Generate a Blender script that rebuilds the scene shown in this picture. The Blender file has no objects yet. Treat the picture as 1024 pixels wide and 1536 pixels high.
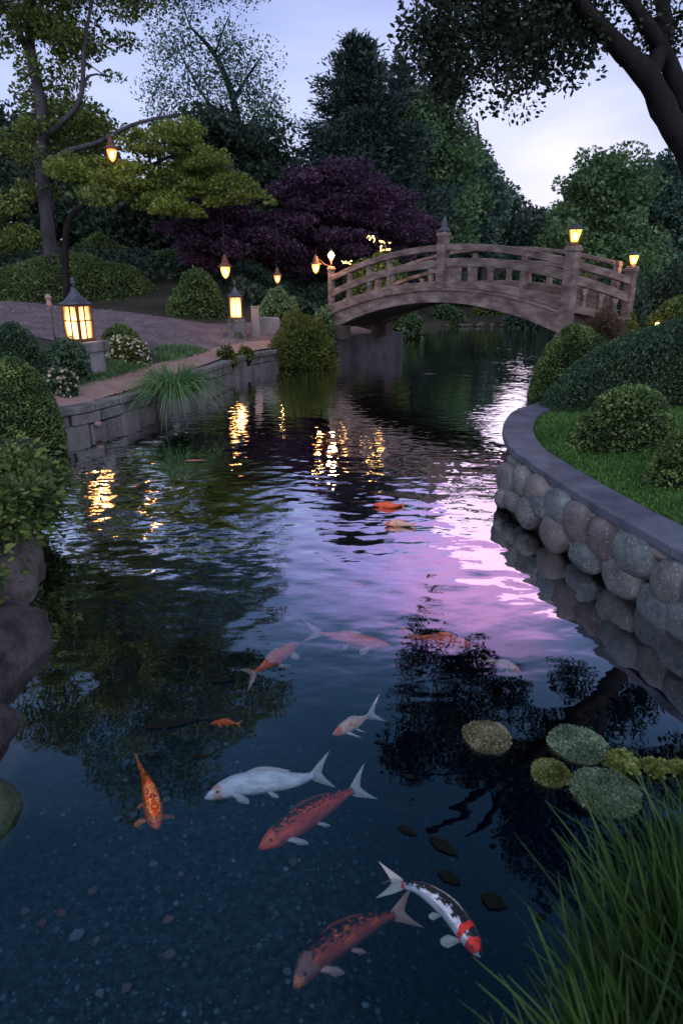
import bpy, math, random
import numpy as np
from mathutils import Vector, Matrix, noise as mnoise

rng = np.random.default_rng(11)
random.seed(5)
scene = bpy.context.scene
COL = scene.collection
R = math.radians

# ------------------------------------------------------------------ camera
CAM_Z, PITCH = 2.1, R(20.2)
CP, SP = math.cos(PITCH), math.sin(PITCH)
cam_d = bpy.data.cameras.new('camera')
cam = bpy.data.objects.new('camera', cam_d)
COL.objects.link(cam)
cam.location = (0, 0, CAM_Z)
cam.rotation_euler = (math.pi / 2 - PITCH, 0, 0)
cam_d.sensor_fit = 'VERTICAL'
cam_d.sensor_height = 36
cam_d.lens = 36 * 1000 / 1536
cam_d.clip_end = 2000
cam_d.dof.use_dof = True
cam_d.dof.focus_distance = 8.0
cam_d.dof.aperture_fstop = 3.4
scene.camera = cam


def ray(px, py):
    a, b = (px - 512) / 1000, (768 - py) / 1000
    return np.array((a, CP + b * SP, -SP + b * CP))


O = np.array((0, 0, CAM_Z))


def atz(px, py, z):
    d = ray(px, py)
    return O + d * ((z - CAM_Z) / d[2])


def aty(px, py, Y):
    d = ray(px, py)
    return O + d * (Y / d[1])


def depth_of(p):
    return p[1] * CP - (p[2] - CAM_Z) * SP


def project(P):
    P = np.asarray(P, float)
    x, y, z = P[..., 0], P[..., 1], P[..., 2] - CAM_Z
    dep = y * CP - z * SP
    up = y * SP + z * CP
    return 512 + 1000 * x / dep, 768 - 1000 * up / dep


def reflected(px, py, z):
    """point at height z seen mirrored in the pond at that place"""
    d = ray(px, py)
    w = O + d * (-CAM_Z / d[2])
    r = d * np.array((1, 1, -1))
    return w + r * (z / r[2])


def reflected_y(px, py, Y):
    d = ray(px, py)
    w = O + d * (-CAM_Z / d[2])
    r = d * np.array((1, 1, -1))
    return w + r * ((Y - w[1]) / r[1])


def smooth(a, b, x):
    t = np.clip((x - a) / (b - a), 0, 1)
    return t * t * (3 - 2 * t)


# ------------------------------------------------------------------ node helpers
def nmat(name):
    m = bpy.data.materials.new(name)
    m.use_nodes = True
    nt = m.node_tree
    nt.nodes.clear()
    out = nt.nodes.new('ShaderNodeOutputMaterial')
    return m, nt, out


def N(nt, kind, **kw):
    n = nt.nodes.new('ShaderNode' + kind)
    for k, v in kw.items():
        if k.startswith('i_'):
            n.inputs[k[2:].replace('_', ' ')].default_value = v
        else:
            setattr(n, k, v)
    return n


def L(nt, a, b):
    nt.links.new(a, b)


def rgba(c):
    return (c[0], c[1], c[2], 1)


def ramp(nt, fac, stops):
    n = N(nt, 'ValToRGB')
    e = n.color_ramp.elements
    while len(e) < len(stops):
        e.new(0.5)
    for i, (p, c) in enumerate(stops):
        e[i].position = p
        e[i].color = rgba(c) if len(c) == 3 else c
    L(nt, fac, n.inputs['Fac'])
    return n.outputs['Color']


def leaf_mat(name, c1, c2, c3=None, rough=0.55, trans=0.25, scale=1.2, gain=1.75):
    c1, c2 = [v * gain for v in c1], [v * gain for v in c2]
    c3 = [min(0.9, v * gain) for v in c3] if c3 else None
    m, nt, out = nmat(name)
    geo = N(nt, 'NewGeometry')
    tc = N(nt, 'TexCoord')
    nz = N(nt, 'TexNoise', i_Scale=scale, i_Detail=3)
    L(nt, tc.outputs['Object'], nz.inputs['Vector'])
    ma = N(nt, 'Math', operation='MULTIPLY_ADD')
    L(nt, geo.outputs['Random Per Island'], ma.inputs[0])
    ma.inputs[1].default_value = 0.6
    ad = N(nt, 'Math', operation='MULTIPLY_ADD')
    L(nt, nz.outputs['Fac'], ad.inputs[0])
    ad.inputs[1].default_value = 1.3
    ad.inputs[2].default_value = -0.45
    L(nt, ad.outputs[0], ma.inputs[2])
    c3 = c3 or [min(1, v * 1.7) for v in c2]
    col = ramp(nt, ma.outputs[0], [(0.05, c1), (0.55, c2), (1.0, c3)])
    p = N(nt, 'BsdfPrincipled', i_Roughness=rough)
    p.inputs['Specular IOR Level'].default_value = 0.35
    L(nt, col, p.inputs['Base Color'])
    t = N(nt, 'BsdfTranslucent')
    L(nt, col, t.inputs['Color'])
    mx = N(nt, 'MixShader')
    mx.inputs[0].default_value = trans
    L(nt, p.outputs[0], mx.inputs[1])
    L(nt, t.outputs[0], mx.inputs[2])
    L(nt, mx.outputs[0], out.inputs['Surface'])
    return m


def surf_mat(name, stops, scale=3, rough=0.8, bump=0.4, bscale=20, stretch=(1, 1, 1), detail=6, dist=0.02,
             speck=None, coord='Object', spec=0.3, sheen=None):
    m, nt, out = nmat(name)
    tc = N(nt, 'TexCoord')
    mp = N(nt, 'Mapping')
    mp.inputs['Scale'].default_value = stretch
    L(nt, tc.outputs[coord], mp.inputs['Vector'])
    nz = N(nt, 'TexNoise', i_Scale=scale, i_Detail=detail, i_Roughness=0.62)
    L(nt, mp.outputs[0], nz.inputs['Vector'])
    col = ramp(nt, nz.outputs['Fac'], stops)
    nb = N(nt, 'TexNoise', i_Scale=bscale, i_Detail=8, i_Roughness=0.7)
    L(nt, mp.outputs[0], nb.inputs['Vector'])
    if speck:
        sp = ramp(nt, nb.outputs['Fac'], [(speck[0], (0, 0, 0)), (speck[1], (1, 1, 1))])
        mx = N(nt, 'Mix', data_type='RGBA')
        L(nt, sp, mx.inputs[0])
        L(nt, col, mx.inputs[6])
        mx.inputs[7].default_value = rgba(speck[2])
        col = mx.outputs[2]
    p = N(nt, 'BsdfPrincipled', i_Roughness=rough)
    p.inputs['Specular IOR Level'].default_value = spec
    L(nt, col, p.inputs['Base Color'])
    b = N(nt, 'Bump')
    b.inputs['Strength'].default_value = bump
    b.inputs['Distance'].default_value = dist
    L(nt, nb.outputs['Fac'], b.inputs['Height'])
    L(nt, b.outputs[0], p.inputs['Normal'])
    L(nt, p.outputs[0], out.inputs['Surface'])
    return m


def glow_mat(name, col, strength, pass_light=0.35, centre=False):
    m, nt, out = nmat(name)
    e = N(nt, 'Emission')
    e.inputs['Color'].default_value = rgba(col)
    tc = N(nt, 'TexCoord')
    nz = N(nt, 'TexNoise', i_Scale=5.0, i_Detail=2)
    L(nt, tc.outputs['Object'], nz.inputs['Vector'])
    ma = N(nt, 'Math', operation='MULTIPLY_ADD')
    L(nt, nz.outputs['Fac'], ma.inputs[0])
    ma.inputs[1].default_value = strength * 1.5
    ma.inputs[2].default_value = strength * 0.25
    so = ma.outputs[0]
    if centre:      # paper is brightest where the bulb stands behind it
        sb = N(nt, 'VectorMath', operation='DISTANCE'); L(nt, tc.outputs['Generated'], sb.inputs[0]); sb.inputs[1].default_value = (0.5, 0.5, 0.4)
        rr = N(nt, 'MapRange'); rr.inputs['From Min'].default_value = 0.05; rr.inputs['From Max'].default_value = 0.75; rr.inputs['To Min'].default_value = 1.9; rr.inputs['To Max'].default_value = 0.2
        L(nt, sb.outputs['Value'], rr.inputs['Value'])
        m2 = N(nt, 'Math', operation='MULTIPLY'); L(nt, so, m2.inputs[0]); L(nt, rr.outputs[0], m2.inputs[1]); so = m2.outputs[0]
    L(nt, so, e.inputs['Strength'])
    t = N(nt, 'BsdfTransparent')
    t.inputs['Color'].default_value = (pass_light,) * 3 + (1,)
    a = N(nt, 'AddShader')
    L(nt, e.outputs[0], a.inputs[0])
    L(nt, t.outputs[0], a.inputs[1])
    L(nt, a.outputs[0], out.inputs['Surface'])
    return m


# ------------------------------------------------------------------ object helpers
def tag(o, label=None, cat=None, group=None, kind=None):
    if label: o['label'] = label
    if cat: o['category'] = cat
    if group: o['group'] = group
    if kind: o['kind'] = kind
    return o


def empty(name, loc=(0, 0, 0), label=None, cat=None, group=None):
    o = bpy.data.objects.new(name, None)
    COL.objects.link(o)
    o.location = [float(v) for v in loc]
    o.empty_display_size = 0.1
    tag(o, label, cat, group)
    return o


def link(name, me, parent=None):
    o = bpy.data.objects.new(name, me)
    COL.objects.link(o)
    if parent is not None:
        o.parent = parent
        o.matrix_parent_inverse = Matrix.Translation(-parent.location)
    return o


def poly_mesh(name, V, F, mats, smooth_=False, midx=None):
    """F: (n,k) int array or list of lists"""
    me = bpy.data.meshes.new(name)
    V = np.asarray(V, np.float32)
    if isinstance(F, np.ndarray):
        n, k = F.shape
        me.vertices.add(len(V)); me.vertices.foreach_set('co', V.ravel())
        me.loops.add(n * k); me.loops.foreach_set('vertex_index', F.astype(np.int32).ravel())
        me.polygons.add(n)
        me.polygons.foreach_set('loop_start', np.arange(0, n * k, k, dtype=np.int32))
        if midx is not None:
            me.polygons.foreach_set('material_index', np.asarray(midx, np.int32))
        me.update(calc_edges=True)
    else:
        me.from_pydata([tuple(map(float, v)) for v in V], [], [tuple(int(i) for i in f) for f in F])
        if midx is not None:
            me.polygons.foreach_set('material_index', np.asarray(midx, np.int32))
        me.update()
    for m in (mats if isinstance(mats, (list, tuple)) else [mats]):
        me.materials.append(m)
    me.polygons.foreach_set('use_smooth', np.full(len(me.polygons), smooth_, bool))
    return me


class MB:
    """collects pieces for one mesh"""
    def __init__(self):
        self.V, self.F, self.M = [], [], []
        self.mi = 0

    def add(self, V, F):
        b = len(self.V)
        self.V += [tuple(map(float, v)) for v in V]
        self.F += [[i + b for i in f] for f in F]
        self.M += [self.mi] * len(F)

    def box(self, c, s, ux=(1, 0, 0), uz=(0, 0, 1), taper=1.0, jit=0.0):
        ux = Vector(ux).normalized(); uz = Vector(uz).normalized(); uy = uz.cross(ux)
        V = []
        for z in (-1, 1):
            k = taper if z > 0 else 1
            for y in (-1, 1):
                for x in (-1, 1):
                    v = Vector(c) + ux * x * s[0] / 2 * k + uy * y * s[1] / 2 * k + uz * z * s[2] / 2
                    if jit: v += Vector([random.uniform(-jit, jit) for _ in range(3)])
                    V.append(v)
        self.add(V, [(0, 2, 3, 1), (4, 5, 7, 6), (0, 1, 5, 4), (2, 6, 7, 3), (0, 4, 6, 2), (1, 3, 7, 5)])

    def tube(self, pts, rad, n=8, cap=True):
        pts = [Vector([float(a) for a in p]) for p in pts]
        if not hasattr(rad, '__len__'): rad = [rad] * len(pts)
        V, F = [], []
        prev = None
        for i, p in enumerate(pts):
            t = (pts[min(i + 1, len(pts) - 1)] - pts[max(i - 1, 0)]).normalized()
            if prev is None:
                a = Vector((0, 0, 1)) if abs(t.z) < 0.9 else Vector((1, 0, 0))
                u = t.cross(a).normalized()
            else:
                u = (prev - t * prev.dot(t)).normalized()
            prev = u
            w = t.cross(u)
            for k in range(n):
                an = 2 * math.pi * k / n
                V.append(p + (u * math.cos(an) + w * math.sin(an)) * rad[i])
        for i in range(len(pts) - 1):
            for k in range(n):
                F.append((i * n + k, i * n + (k + 1) % n, (i + 1) * n + (k + 1) % n, (i + 1) * n + k))
        if cap:
            F.append(tuple(range(n))[::-1]); F.append(tuple(range((len(pts) - 1) * n, len(pts) * n)))
        self.add(V, F)

    def lathe(self, c, prof, n=16, rot=0.0, flare=None):
        """prof: [(r,z)]"""
        V, F = [], []
        for (r, z) in prof:
            for k in range(n):
                an = 2 * math.pi * k / n + rot
                V.append((c[0] + r * math.cos(an), c[1] + r * math.sin(an), c[2] + z))
        for i in range(len(prof) - 1):
            for k in range(n):
                F.append((i * n + k, i * n + (k + 1) % n, (i + 1) * n + (k + 1) % n, (i + 1) * n + k))
        F.append(tuple(range(n))[::-1]); F.append(tuple(range((len(prof) - 1) * n, len(prof) * n)))
        self.add(V, F)

    def build(self, name, mats, parent=None, smooth_=False, bevel=0, wn=False):
        me = poly_mesh(name, self.V, self.F, mats, smooth_, self.M)
        o = link(name, me, parent)
        if bevel:
            md = o.modifiers.new('bevel', 'BEVEL')
            md.width = bevel; md.segments = 2; md.limit_method = 'ANGLE'
        return o


def spline(pts, n):
    """Catmull-Rom through pts -> n points"""
    P = np.asarray(pts, float)
    P = np.vstack([2 * P[0] - P[1], P, 2 * P[-1] - P[-2]])
    m = len(P) - 3
    out = []
    for t in np.linspace(0, m - 1e-6, n):
        i = int(t); u = t - i
        a, b, c, d = P[i:i + 4]
        out.append(0.5 * ((2 * b) + (c - a) * u + (2 * a - 5 * b + 4 * c - d) * u * u + (3 * b - a - 3 * c + d) * u ** 3))
    return np.array(out)


def sines(P, seed, freq, octs=4):
    """cheap smooth noise, vectorised; P (n,3) -> (n,) about -1..1"""
    r = np.random.default_rng(seed)
    out = np.zeros(len(P)); amp = 1.0; tot = 0
    for o in range(octs):
        for k in range(3):
            d = r.normal(size=3); d /= np.linalg.norm(d)
            out += amp * np.sin(P @ d * freq * (0.8 + 0.5 * r.random()) + r.random() * 6.28) * np.sin(P @ r.normal(size=3) * freq * 0.45 + r.random() * 6.28)
        tot += amp * 1.6; amp *= 0.55; freq *= 1.9
    return out / tot


# ------------------------------------------------------------------ pond outline (metres, traced as plan curves)
LB = np.array([(-3.97, 8.1), (-3.42, 8.5), (-3.11, 9.15), (-2.82, 10.1), (-2.42, 12.0), (-2.12, 13.35), (-1.76, 14.35), (-1.1, 15.3), (-0.3, 15.9)])
RO = np.array([(3.2, 9.6), (2.55, 8.4), (2.05, 7.8), (1.77, 7.15), (1.63, 6.6), (1.57, 6.0), (1.63, 5.47), (1.70, 5.0), (1.76, 4.65), (1.84, 4.25), (1.95, 3.85), (2.02, 3.55), (2.25, 3.0), (2.6, 2.45), (3.0, 2.0)])
RB = np.array([(3.15, 9.5), (2.48, 8.3), (1.96, 7.7), (1.66, 7.05), (1.5, 6.5), (1.42, 5.95), (1.5, 5.45), (1.6, 5.02), (1.72, 4.65), (1.86, 4.25), (1.96, 3.85), (2.06, 3.5), (2.28, 2.95), (2.62, 2.42), (3.02, 1.98)])
left_shore = [(-1.6, 0.2), (-1.6, 1.0), (-1.52, 2.2), (-1.72, 3.0), (-2.0, 3.8), (-2.15, 4.5), (-2.7, 5.6), (-3.5, 6.9)]
POND = np.array(left_shore + [tuple(p) for p in LB] + [(1.57, 17.16), (1.6, 18.6), (0.9, 20.5), (1.3, 22.6), (2.2, 23.6), (4.5, 26.2), (7.5, 26.5), (8.6, 24), (7.6, 20), (5.9, 17), (4.9, 14.6), (4.15, 12.6), (3.75, 11.2)]
                + [tuple(p) for p in RB] + [(2.2, 1.45), (1.3, 1.15), (0.62, 0.95), (0.45, 0.2)])


def sd_pond(x, y):
    """signed distance, positive on land"""
    x = np.asarray(x, float); y = np.asarray(y, float)
    best = np.full(x.shape, 1e9); inside = np.zeros(x.shape, bool)
    n = len(POND)
    for i in range(n):
        ax, ay = POND[i]; bx, by = POND[(i + 1) % n]
        dx, dy = bx - ax, by - ay
        t = np.clip(((x - ax) * dx + (y - ay) * dy) / (dx * dx + dy * dy), 0, 1)
        best = np.minimum(best, (x - ax - t * dx) ** 2 + (y - ay - t * dy) ** 2)
        c = ((ay > y) != (by > y))
        with np.errstate(divide='ignore', invalid='ignore'):
            xi = ax + (y - ay) * (bx - ax) / (by - ay if by != ay else 1e-9)
        inside ^= c & (x < xi)
    d = np.sqrt(best)
    return np.where(inside, -d, d)


def land(x, y, sd):
    side = smooth(-0.6, 0.6, (x - (0.25 + 0.05 * (y - 5))))           # 0 west bank, 1 east bank
    s = np.clip(sd, 0, 60)
    lh = 0.37 + 0.9 * (1 - np.exp(-s / 3.5))
    t = y - (15.0 - x * 0.5)
    lh = lh + 1.0 * smooth(0, 6, t) * smooth(-1.0, -4.5, x)
    lh = lh * smooth(2.0, 7.5, y + 0.0 * x) + (0.12 + 0.12 * s) * (1 - smooth(2.0, 7.5, y))
    rh = 0.41 + 1.0 * (1 - np.exp(-s / 7.0))
    rh = rh * smooth(0.9, 2.2, y + 0.5 * (x - 1.5)) + 0.05 * (1 - smooth(0.9, 2.2, y + 0.5 * (x - 1.5)))
    far = smooth(18, 24, y)
    h = lh * (1 - side) + rh * side
    h2 = 0.15 + 0.10 * s
    return h * (1 - far * smooth(-4, 0, x)) + np.minimum(h2, 2.5) * far * smooth(-4, 0, x)


def H(x, y, edge=True):
    x = np.asarray(x, float); y = np.asarray(y, float)
    sd = sd_pond(x, y)
    h = land(x, y, sd) + 0.02 * np.sin(x * 1.7 + 1) * np.sin(y * 1.3)
    k = smooth(0.03, 0.22, sd)
    return h * k + (-2.6) * (1 - k)


def h1(x, y):
    return float(land(np.array([x]), np.array([y]), sd_pond(np.array([x]), np.array([y])))[0])


def ground_hit(px, py):
    d = ray(px, py)
    t = 1.0
    while t < 80:
        p = O + d * t
        if p[2] < h1(p[0], p[1]): break
        t += 0.08
    return O + d * t


# ------------------------------------------------------------------ materials
M = {}
M['ground'] = surf_mat('soil', [(0.3, (0.022, 0.02, 0.014)), (0.55, (0.05, 0.045, 0.03)), (0.75, (0.045, 0.06, 0.025))], scale=1.4, bump=0.8, bscale=14, dist=0.06)
M['path'] = surf_mat('gravel path', [(0.3, (0.10, 0.07, 0.085)), (0.5, (0.17, 0.12, 0.14)), (0.72, (0.25, 0.19, 0.20))], scale=2.2, bump=0.9, bscale=55, dist=0.03, speck=(0.55, 0.75, (0.42, 0.33, 0.33)))
M['edge'] = surf_mat('packed pink gravel', [(0.3, (0.26, 0.16, 0.14)), (0.7, (0.42, 0.27, 0.24))], scale=4, bump=0.8, bscale=60, dist=0.02, speck=(0.58, 0.7, (0.5, 0.36, 0.32)))
M['lawn'] = surf_mat('turf', [(0.3, (0.025, 0.06, 0.014)), (0.7, (0.06, 0.13, 0.028))], scale=6, bump=0.9, bscale=90, dist=0.02)
M['bed'] = surf_mat('pond gravel', [(0.35, (0.02, 0.026, 0.027)), (0.5, (0.055, 0.065, 0.065)), (0.68, (0.14, 0.15, 0.15))], scale=26, bump=0.8, bscale=40, dist=0.03, detail=8, speck=(0.60, 0.66, (0.36, 0.36, 0.35)))
M['stone'] = surf_mat('granite boulder', [(0.3, (0.07, 0.07, 0.07)), (0.5, (0.145, 0.14, 0.14)), (0.7, (0.23, 0.22, 0.21))], scale=5, bump=0.7, bscale=45, dist=0.012, speck=(0.54, 0.66, (0.33, 0.33, 0.33)))
M['stone_b'] = surf_mat('blue granite boulder', [(0.3, (0.06, 0.07, 0.08)), (0.5, (0.125, 0.14, 0.15)), (0.7, (0.2, 0.22, 0.22))], scale=6, bump=0.7, bscale=50, dist=0.012, speck=(0.54, 0.66, (0.30, 0.33, 0.34)))
M['stone_w'] = surf_mat('mauve granite boulder', [(0.3, (0.075, 0.06, 0.065)), (0.5, (0.15, 0.125, 0.125)), (0.7, (0.22, 0.19, 0.18))], scale=4, bump=0.7, bscale=42, dist=0.012, speck=(0.55, 0.67, (0.31, 0.28, 0.28)))
M['mortar'] = surf_mat('dark mortar', [(0.3, (0.03, 0.028, 0.025)), (0.7, (0.08, 0.07, 0.06))], scale=8, bump=0.9, bscale=30, dist=0.03)
M['coping'] = surf_mat('slate coping', [(0.3, (0.045, 0.05, 0.07)), (0.5, (0.095, 0.105, 0.14)), (0.75, (0.155, 0.165, 0.195))], scale=3.2, bump=0.5, bscale=30, dist=0.008, rough=0.6)
M['block'] = surf_mat('weathered wall block', [(0.3, (0.07, 0.065, 0.06)), (0.5, (0.17, 0.16, 0.16)), (0.75, (0.3, 0.28, 0.28))], scale=3.5, stretch=(1, 1, 0.4), bump=0.8, bscale=24, dist=0.02, speck=(0.55, 0.7, (0.30, 0.29, 0.28)))
M['moss_rock'] = surf_mat('mossy rock', [(0.35, (0.08, 0.065, 0.065)), (0.52, (0.18, 0.145, 0.15)), (0.66, (0.05, 0.065, 0.025))], scale=3, bump=1.0, bscale=14, dist=0.05)
M['pier'] = surf_mat('damp pier stone', [(0.3, (0.04, 0.038, 0.04)), (0.5, (0.10, 0.09, 0.095)), (0.75, (0.19, 0.17, 0.18))], scale=2.5, stretch=(1, 1, 0.45), bump=0.8, bscale=14, dist=0.04)
M['concrete'] = surf_mat('stained concrete', [(0.3, (0.11, 0.10, 0.10)), (0.5, (0.24, 0.22, 0.23)), (0.75, (0.34, 0.31, 0.33))], scale=2, stretch=(1, 1, 0.35), bump=0.4, bscale=22, dist=0.015)
M['wood'] = surf_mat('weathered bridge timber', [(0.3, (0.065, 0.045, 0.04)), (0.5, (0.185, 0.132, 0.12)), (0.72, (0.35, 0.27, 0.245))], scale=3.2, stretch=(1, 1, 2.5), bump=0.5, bscale=35, dist=0.01, rough=0.7)
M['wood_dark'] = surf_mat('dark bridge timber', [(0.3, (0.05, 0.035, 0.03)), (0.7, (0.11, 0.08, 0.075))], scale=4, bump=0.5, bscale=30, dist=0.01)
M['bark'] = surf_mat('grey bark', [(0.3, (0.03, 0.026, 0.03)), (0.6, (0.075, 0.066, 0.08)), (0.8, (0.13, 0.115, 0.13))], scale=5, stretch=(1, 1, 0.25), bump=1.0, bscale=14, dist=0.04)
M['bark_dark'] = surf_mat('dark bark', [(0.3, (0.007, 0.006, 0.007)), (0.7, (0.026, 0.022, 0.022))], scale=6, stretch=(1, 1, 0.25), bump=1.0, bscale=16, dist=0.03, spec=0.1)
M['metal'] = surf_mat('dark lantern metal', [(0.3, (0.03, 0.035, 0.05)), (0.7, (0.08, 0.085, 0.11))], scale=9, bump=0.3, bscale=40, dist=0.005, rough=0.45, spec=0.5)
M['copper'] = surf_mat('lantern frame wood', [(0.3, (0.09, 0.04, 0.025)), (0.7, (0.17, 0.08, 0.05))], scale=9, bump=0.3, bscale=40, dist=0.004, rough=0.6)
M['pane'] = glow_mat('lit paper pane', (1.0, 0.44, 0.13), 3.3, centre=True)
M['lamp'] = glow_mat('lit amber glass', (1.0, 0.42, 0.08), 1.7, 0.8)
M['filament'] = glow_mat('glowing bulb', (1.0, 0.62, 0.25), 16.0, 0.0)
M['lamp_red'] = glow_mat('lit orange glass', (1.0, 0.24, 0.05), 1.5, 0.8)
M['bulb'] = glow_mat('fairy bulb', (1.0, 0.58, 0.14), 9.0, 0.0)

G = {}
G['box'] = leaf_mat('clipped azalea leaves', (0.012, 0.026, 0.01), (0.055, 0.095, 0.028), (0.19, 0.24, 0.07), scale=5)
G['juniper'] = leaf_mat('blue green mound leaves', (0.012, 0.028, 0.018), (0.032, 0.062, 0.034), (0.07, 0.11, 0.058), scale=3)
G['hedge'] = leaf_mat('soft hedge leaves', (0.022, 0.038, 0.013), (0.052, 0.082, 0.024), (0.10, 0.14, 0.042), scale=1.2)
G['yellow'] = leaf_mat('yellow green shrub leaves', (0.04, 0.06, 0.01), (0.10, 0.13, 0.02), (0.2, 0.22, 0.05), scale=2, gain=0.95)
G['brown'] = leaf_mat('russet shrub leaves', (0.03, 0.022, 0.014), (0.065, 0.045, 0.022), (0.11, 0.08, 0.04), scale=2)
G['olive'] = leaf_mat('olive tree leaves', (0.026, 0.044, 0.012), (0.072, 0.098, 0.02), (0.15, 0.17, 0.038), scale=0.5)
G['gold'] = leaf_mat('golden maple leaves', (0.035, 0.058, 0.010), (0.10, 0.13, 0.024), (0.19, 0.22, 0.05), scale=0.7, trans=0.35)
G['bluegreen'] = leaf_mat('blue green tree leaves', (0.018, 0.04, 0.032), (0.04, 0.075, 0.055), (0.08, 0.12, 0.085), scale=0.4)
G['dark'] = leaf_mat('dark evergreen leaves', (0.008, 0.018, 0.012), (0.02, 0.038, 0.024), (0.045, 0.07, 0.04), scale=0.4)
G['needle'] = leaf_mat('pine needles', (0.007, 0.018, 0.017), (0.018, 0.038, 0.032), (0.055, 0.09, 0.068), scale=0.5, trans=0.1, gain=1.25)
G['purple'] = leaf_mat('purple maple leaves', (0.02, 0.009, 0.02), (0.055, 0.024, 0.055), (0.13, 0.065, 0.12), scale=0.7, trans=0.3, gain=1.15)
G['green'] = leaf_mat('mid green tree leaves', (0.025, 0.055, 0.022), (0.055, 0.10, 0.04), (0.11, 0.17, 0.07), scale=0.4)
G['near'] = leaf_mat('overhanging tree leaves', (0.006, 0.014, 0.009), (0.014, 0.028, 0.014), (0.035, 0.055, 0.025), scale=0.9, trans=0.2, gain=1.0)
G['iris'] = leaf_mat('iris blades', (0.02, 0.05, 0.012), (0.05, 0.11, 0.025), (0.10, 0.17, 0.045), scale=2, trans=0.25, gain=1.0)
G['tuft'] = leaf_mat('grass blades', (0.03, 0.065, 0.025), (0.07, 0.13, 0.05), (0.14, 0.22, 0.09), scale=2, trans=0.25)
G['white'] = leaf_mat('white blossom', (0.35, 0.35, 0.28), (0.55, 0.55, 0.45), (0.75, 0.72, 0.62), scale=3, trans=0.2, gain=1.0)
G['cream'] = leaf_mat('cream blossom', (0.35, 0.30, 0.2), (0.6, 0.5, 0.36), (0.78, 0.68, 0.52), scale=3, trans=0.2, gain=1.0)
G['moss'] = leaf_mat('moss leaflets', (0.03, 0.035, 0.01), (0.13, 0.15, 0.04), (0.38, 0.40, 0.16), scale=9, trans=0.1, gain=1.0)
G['moss_g'] = leaf_mat('grey green leaflets', (0.03, 0.055, 0.035), (0.13, 0.19, 0.12), (0.38, 0.45, 0.30), scale=8, trans=0.1, gain=1.0)
G['moss_r'] = leaf_mat('pink tinged moss leaflets', (0.04, 0.035, 0.02), (0.17, 0.16, 0.08), (0.45, 0.38, 0.28), scale=7, trans=0.1, gain=1.0)
G['lettuce'] = leaf_mat('water lettuce leaves', (0.08, 0.11, 0.02), (0.22, 0.27, 0.06), (0.4, 0.43, 0.16), scale=8, trans=0.25, gain=1.0)


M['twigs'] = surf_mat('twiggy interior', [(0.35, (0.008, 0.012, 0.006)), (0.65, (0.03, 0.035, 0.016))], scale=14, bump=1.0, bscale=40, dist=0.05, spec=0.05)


# ------------------------------------------------------------------ leaf meshes
def leaf_quads(P, D, size, aspect=0.55, wild=0.8, sizevar=0.35, six=False, r=rng):
    """P (n,3) points, D (n,3) preferred direction -> V, F"""
    n = len(P)
    A = D / (np.linalg.norm(D, axis=1, keepdims=True) + 1e-9) + r.normal(size=(n, 3)) * wild
    A /= np.linalg.norm(A, axis=1, keepdims=True) + 1e-9
    B = np.cross(A, r.normal(size=(n, 3)))
    B /= np.linalg.norm(B, axis=1, keepdims=True) + 1e-9
    s = size * (1 + sizevar * r.normal(size=(n, 1)).clip(-1.8, 2.2))
    if six:
        C = np.cross(A, B)
        V = np.stack([P, P + A * s * .3 + B * s * aspect * .42 + C * s * .05, P + A * s * .68 + B * s * aspect * .4, P + A * s - C * s * .08,
                      P + A * s * .68 - B * s * aspect * .4, P + A * s * .3 - B * s * aspect * .42 + C * s * .05], 1)
        k = 6
    else:
        V = np.stack([P - A * s * .5, P + B * s * aspect * .5, P + A * s * .5, P - B * s * aspect * .5], 1)
        k = 4
    return V.reshape(-1, 3), np.arange(n * k).reshape(n, k)


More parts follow.
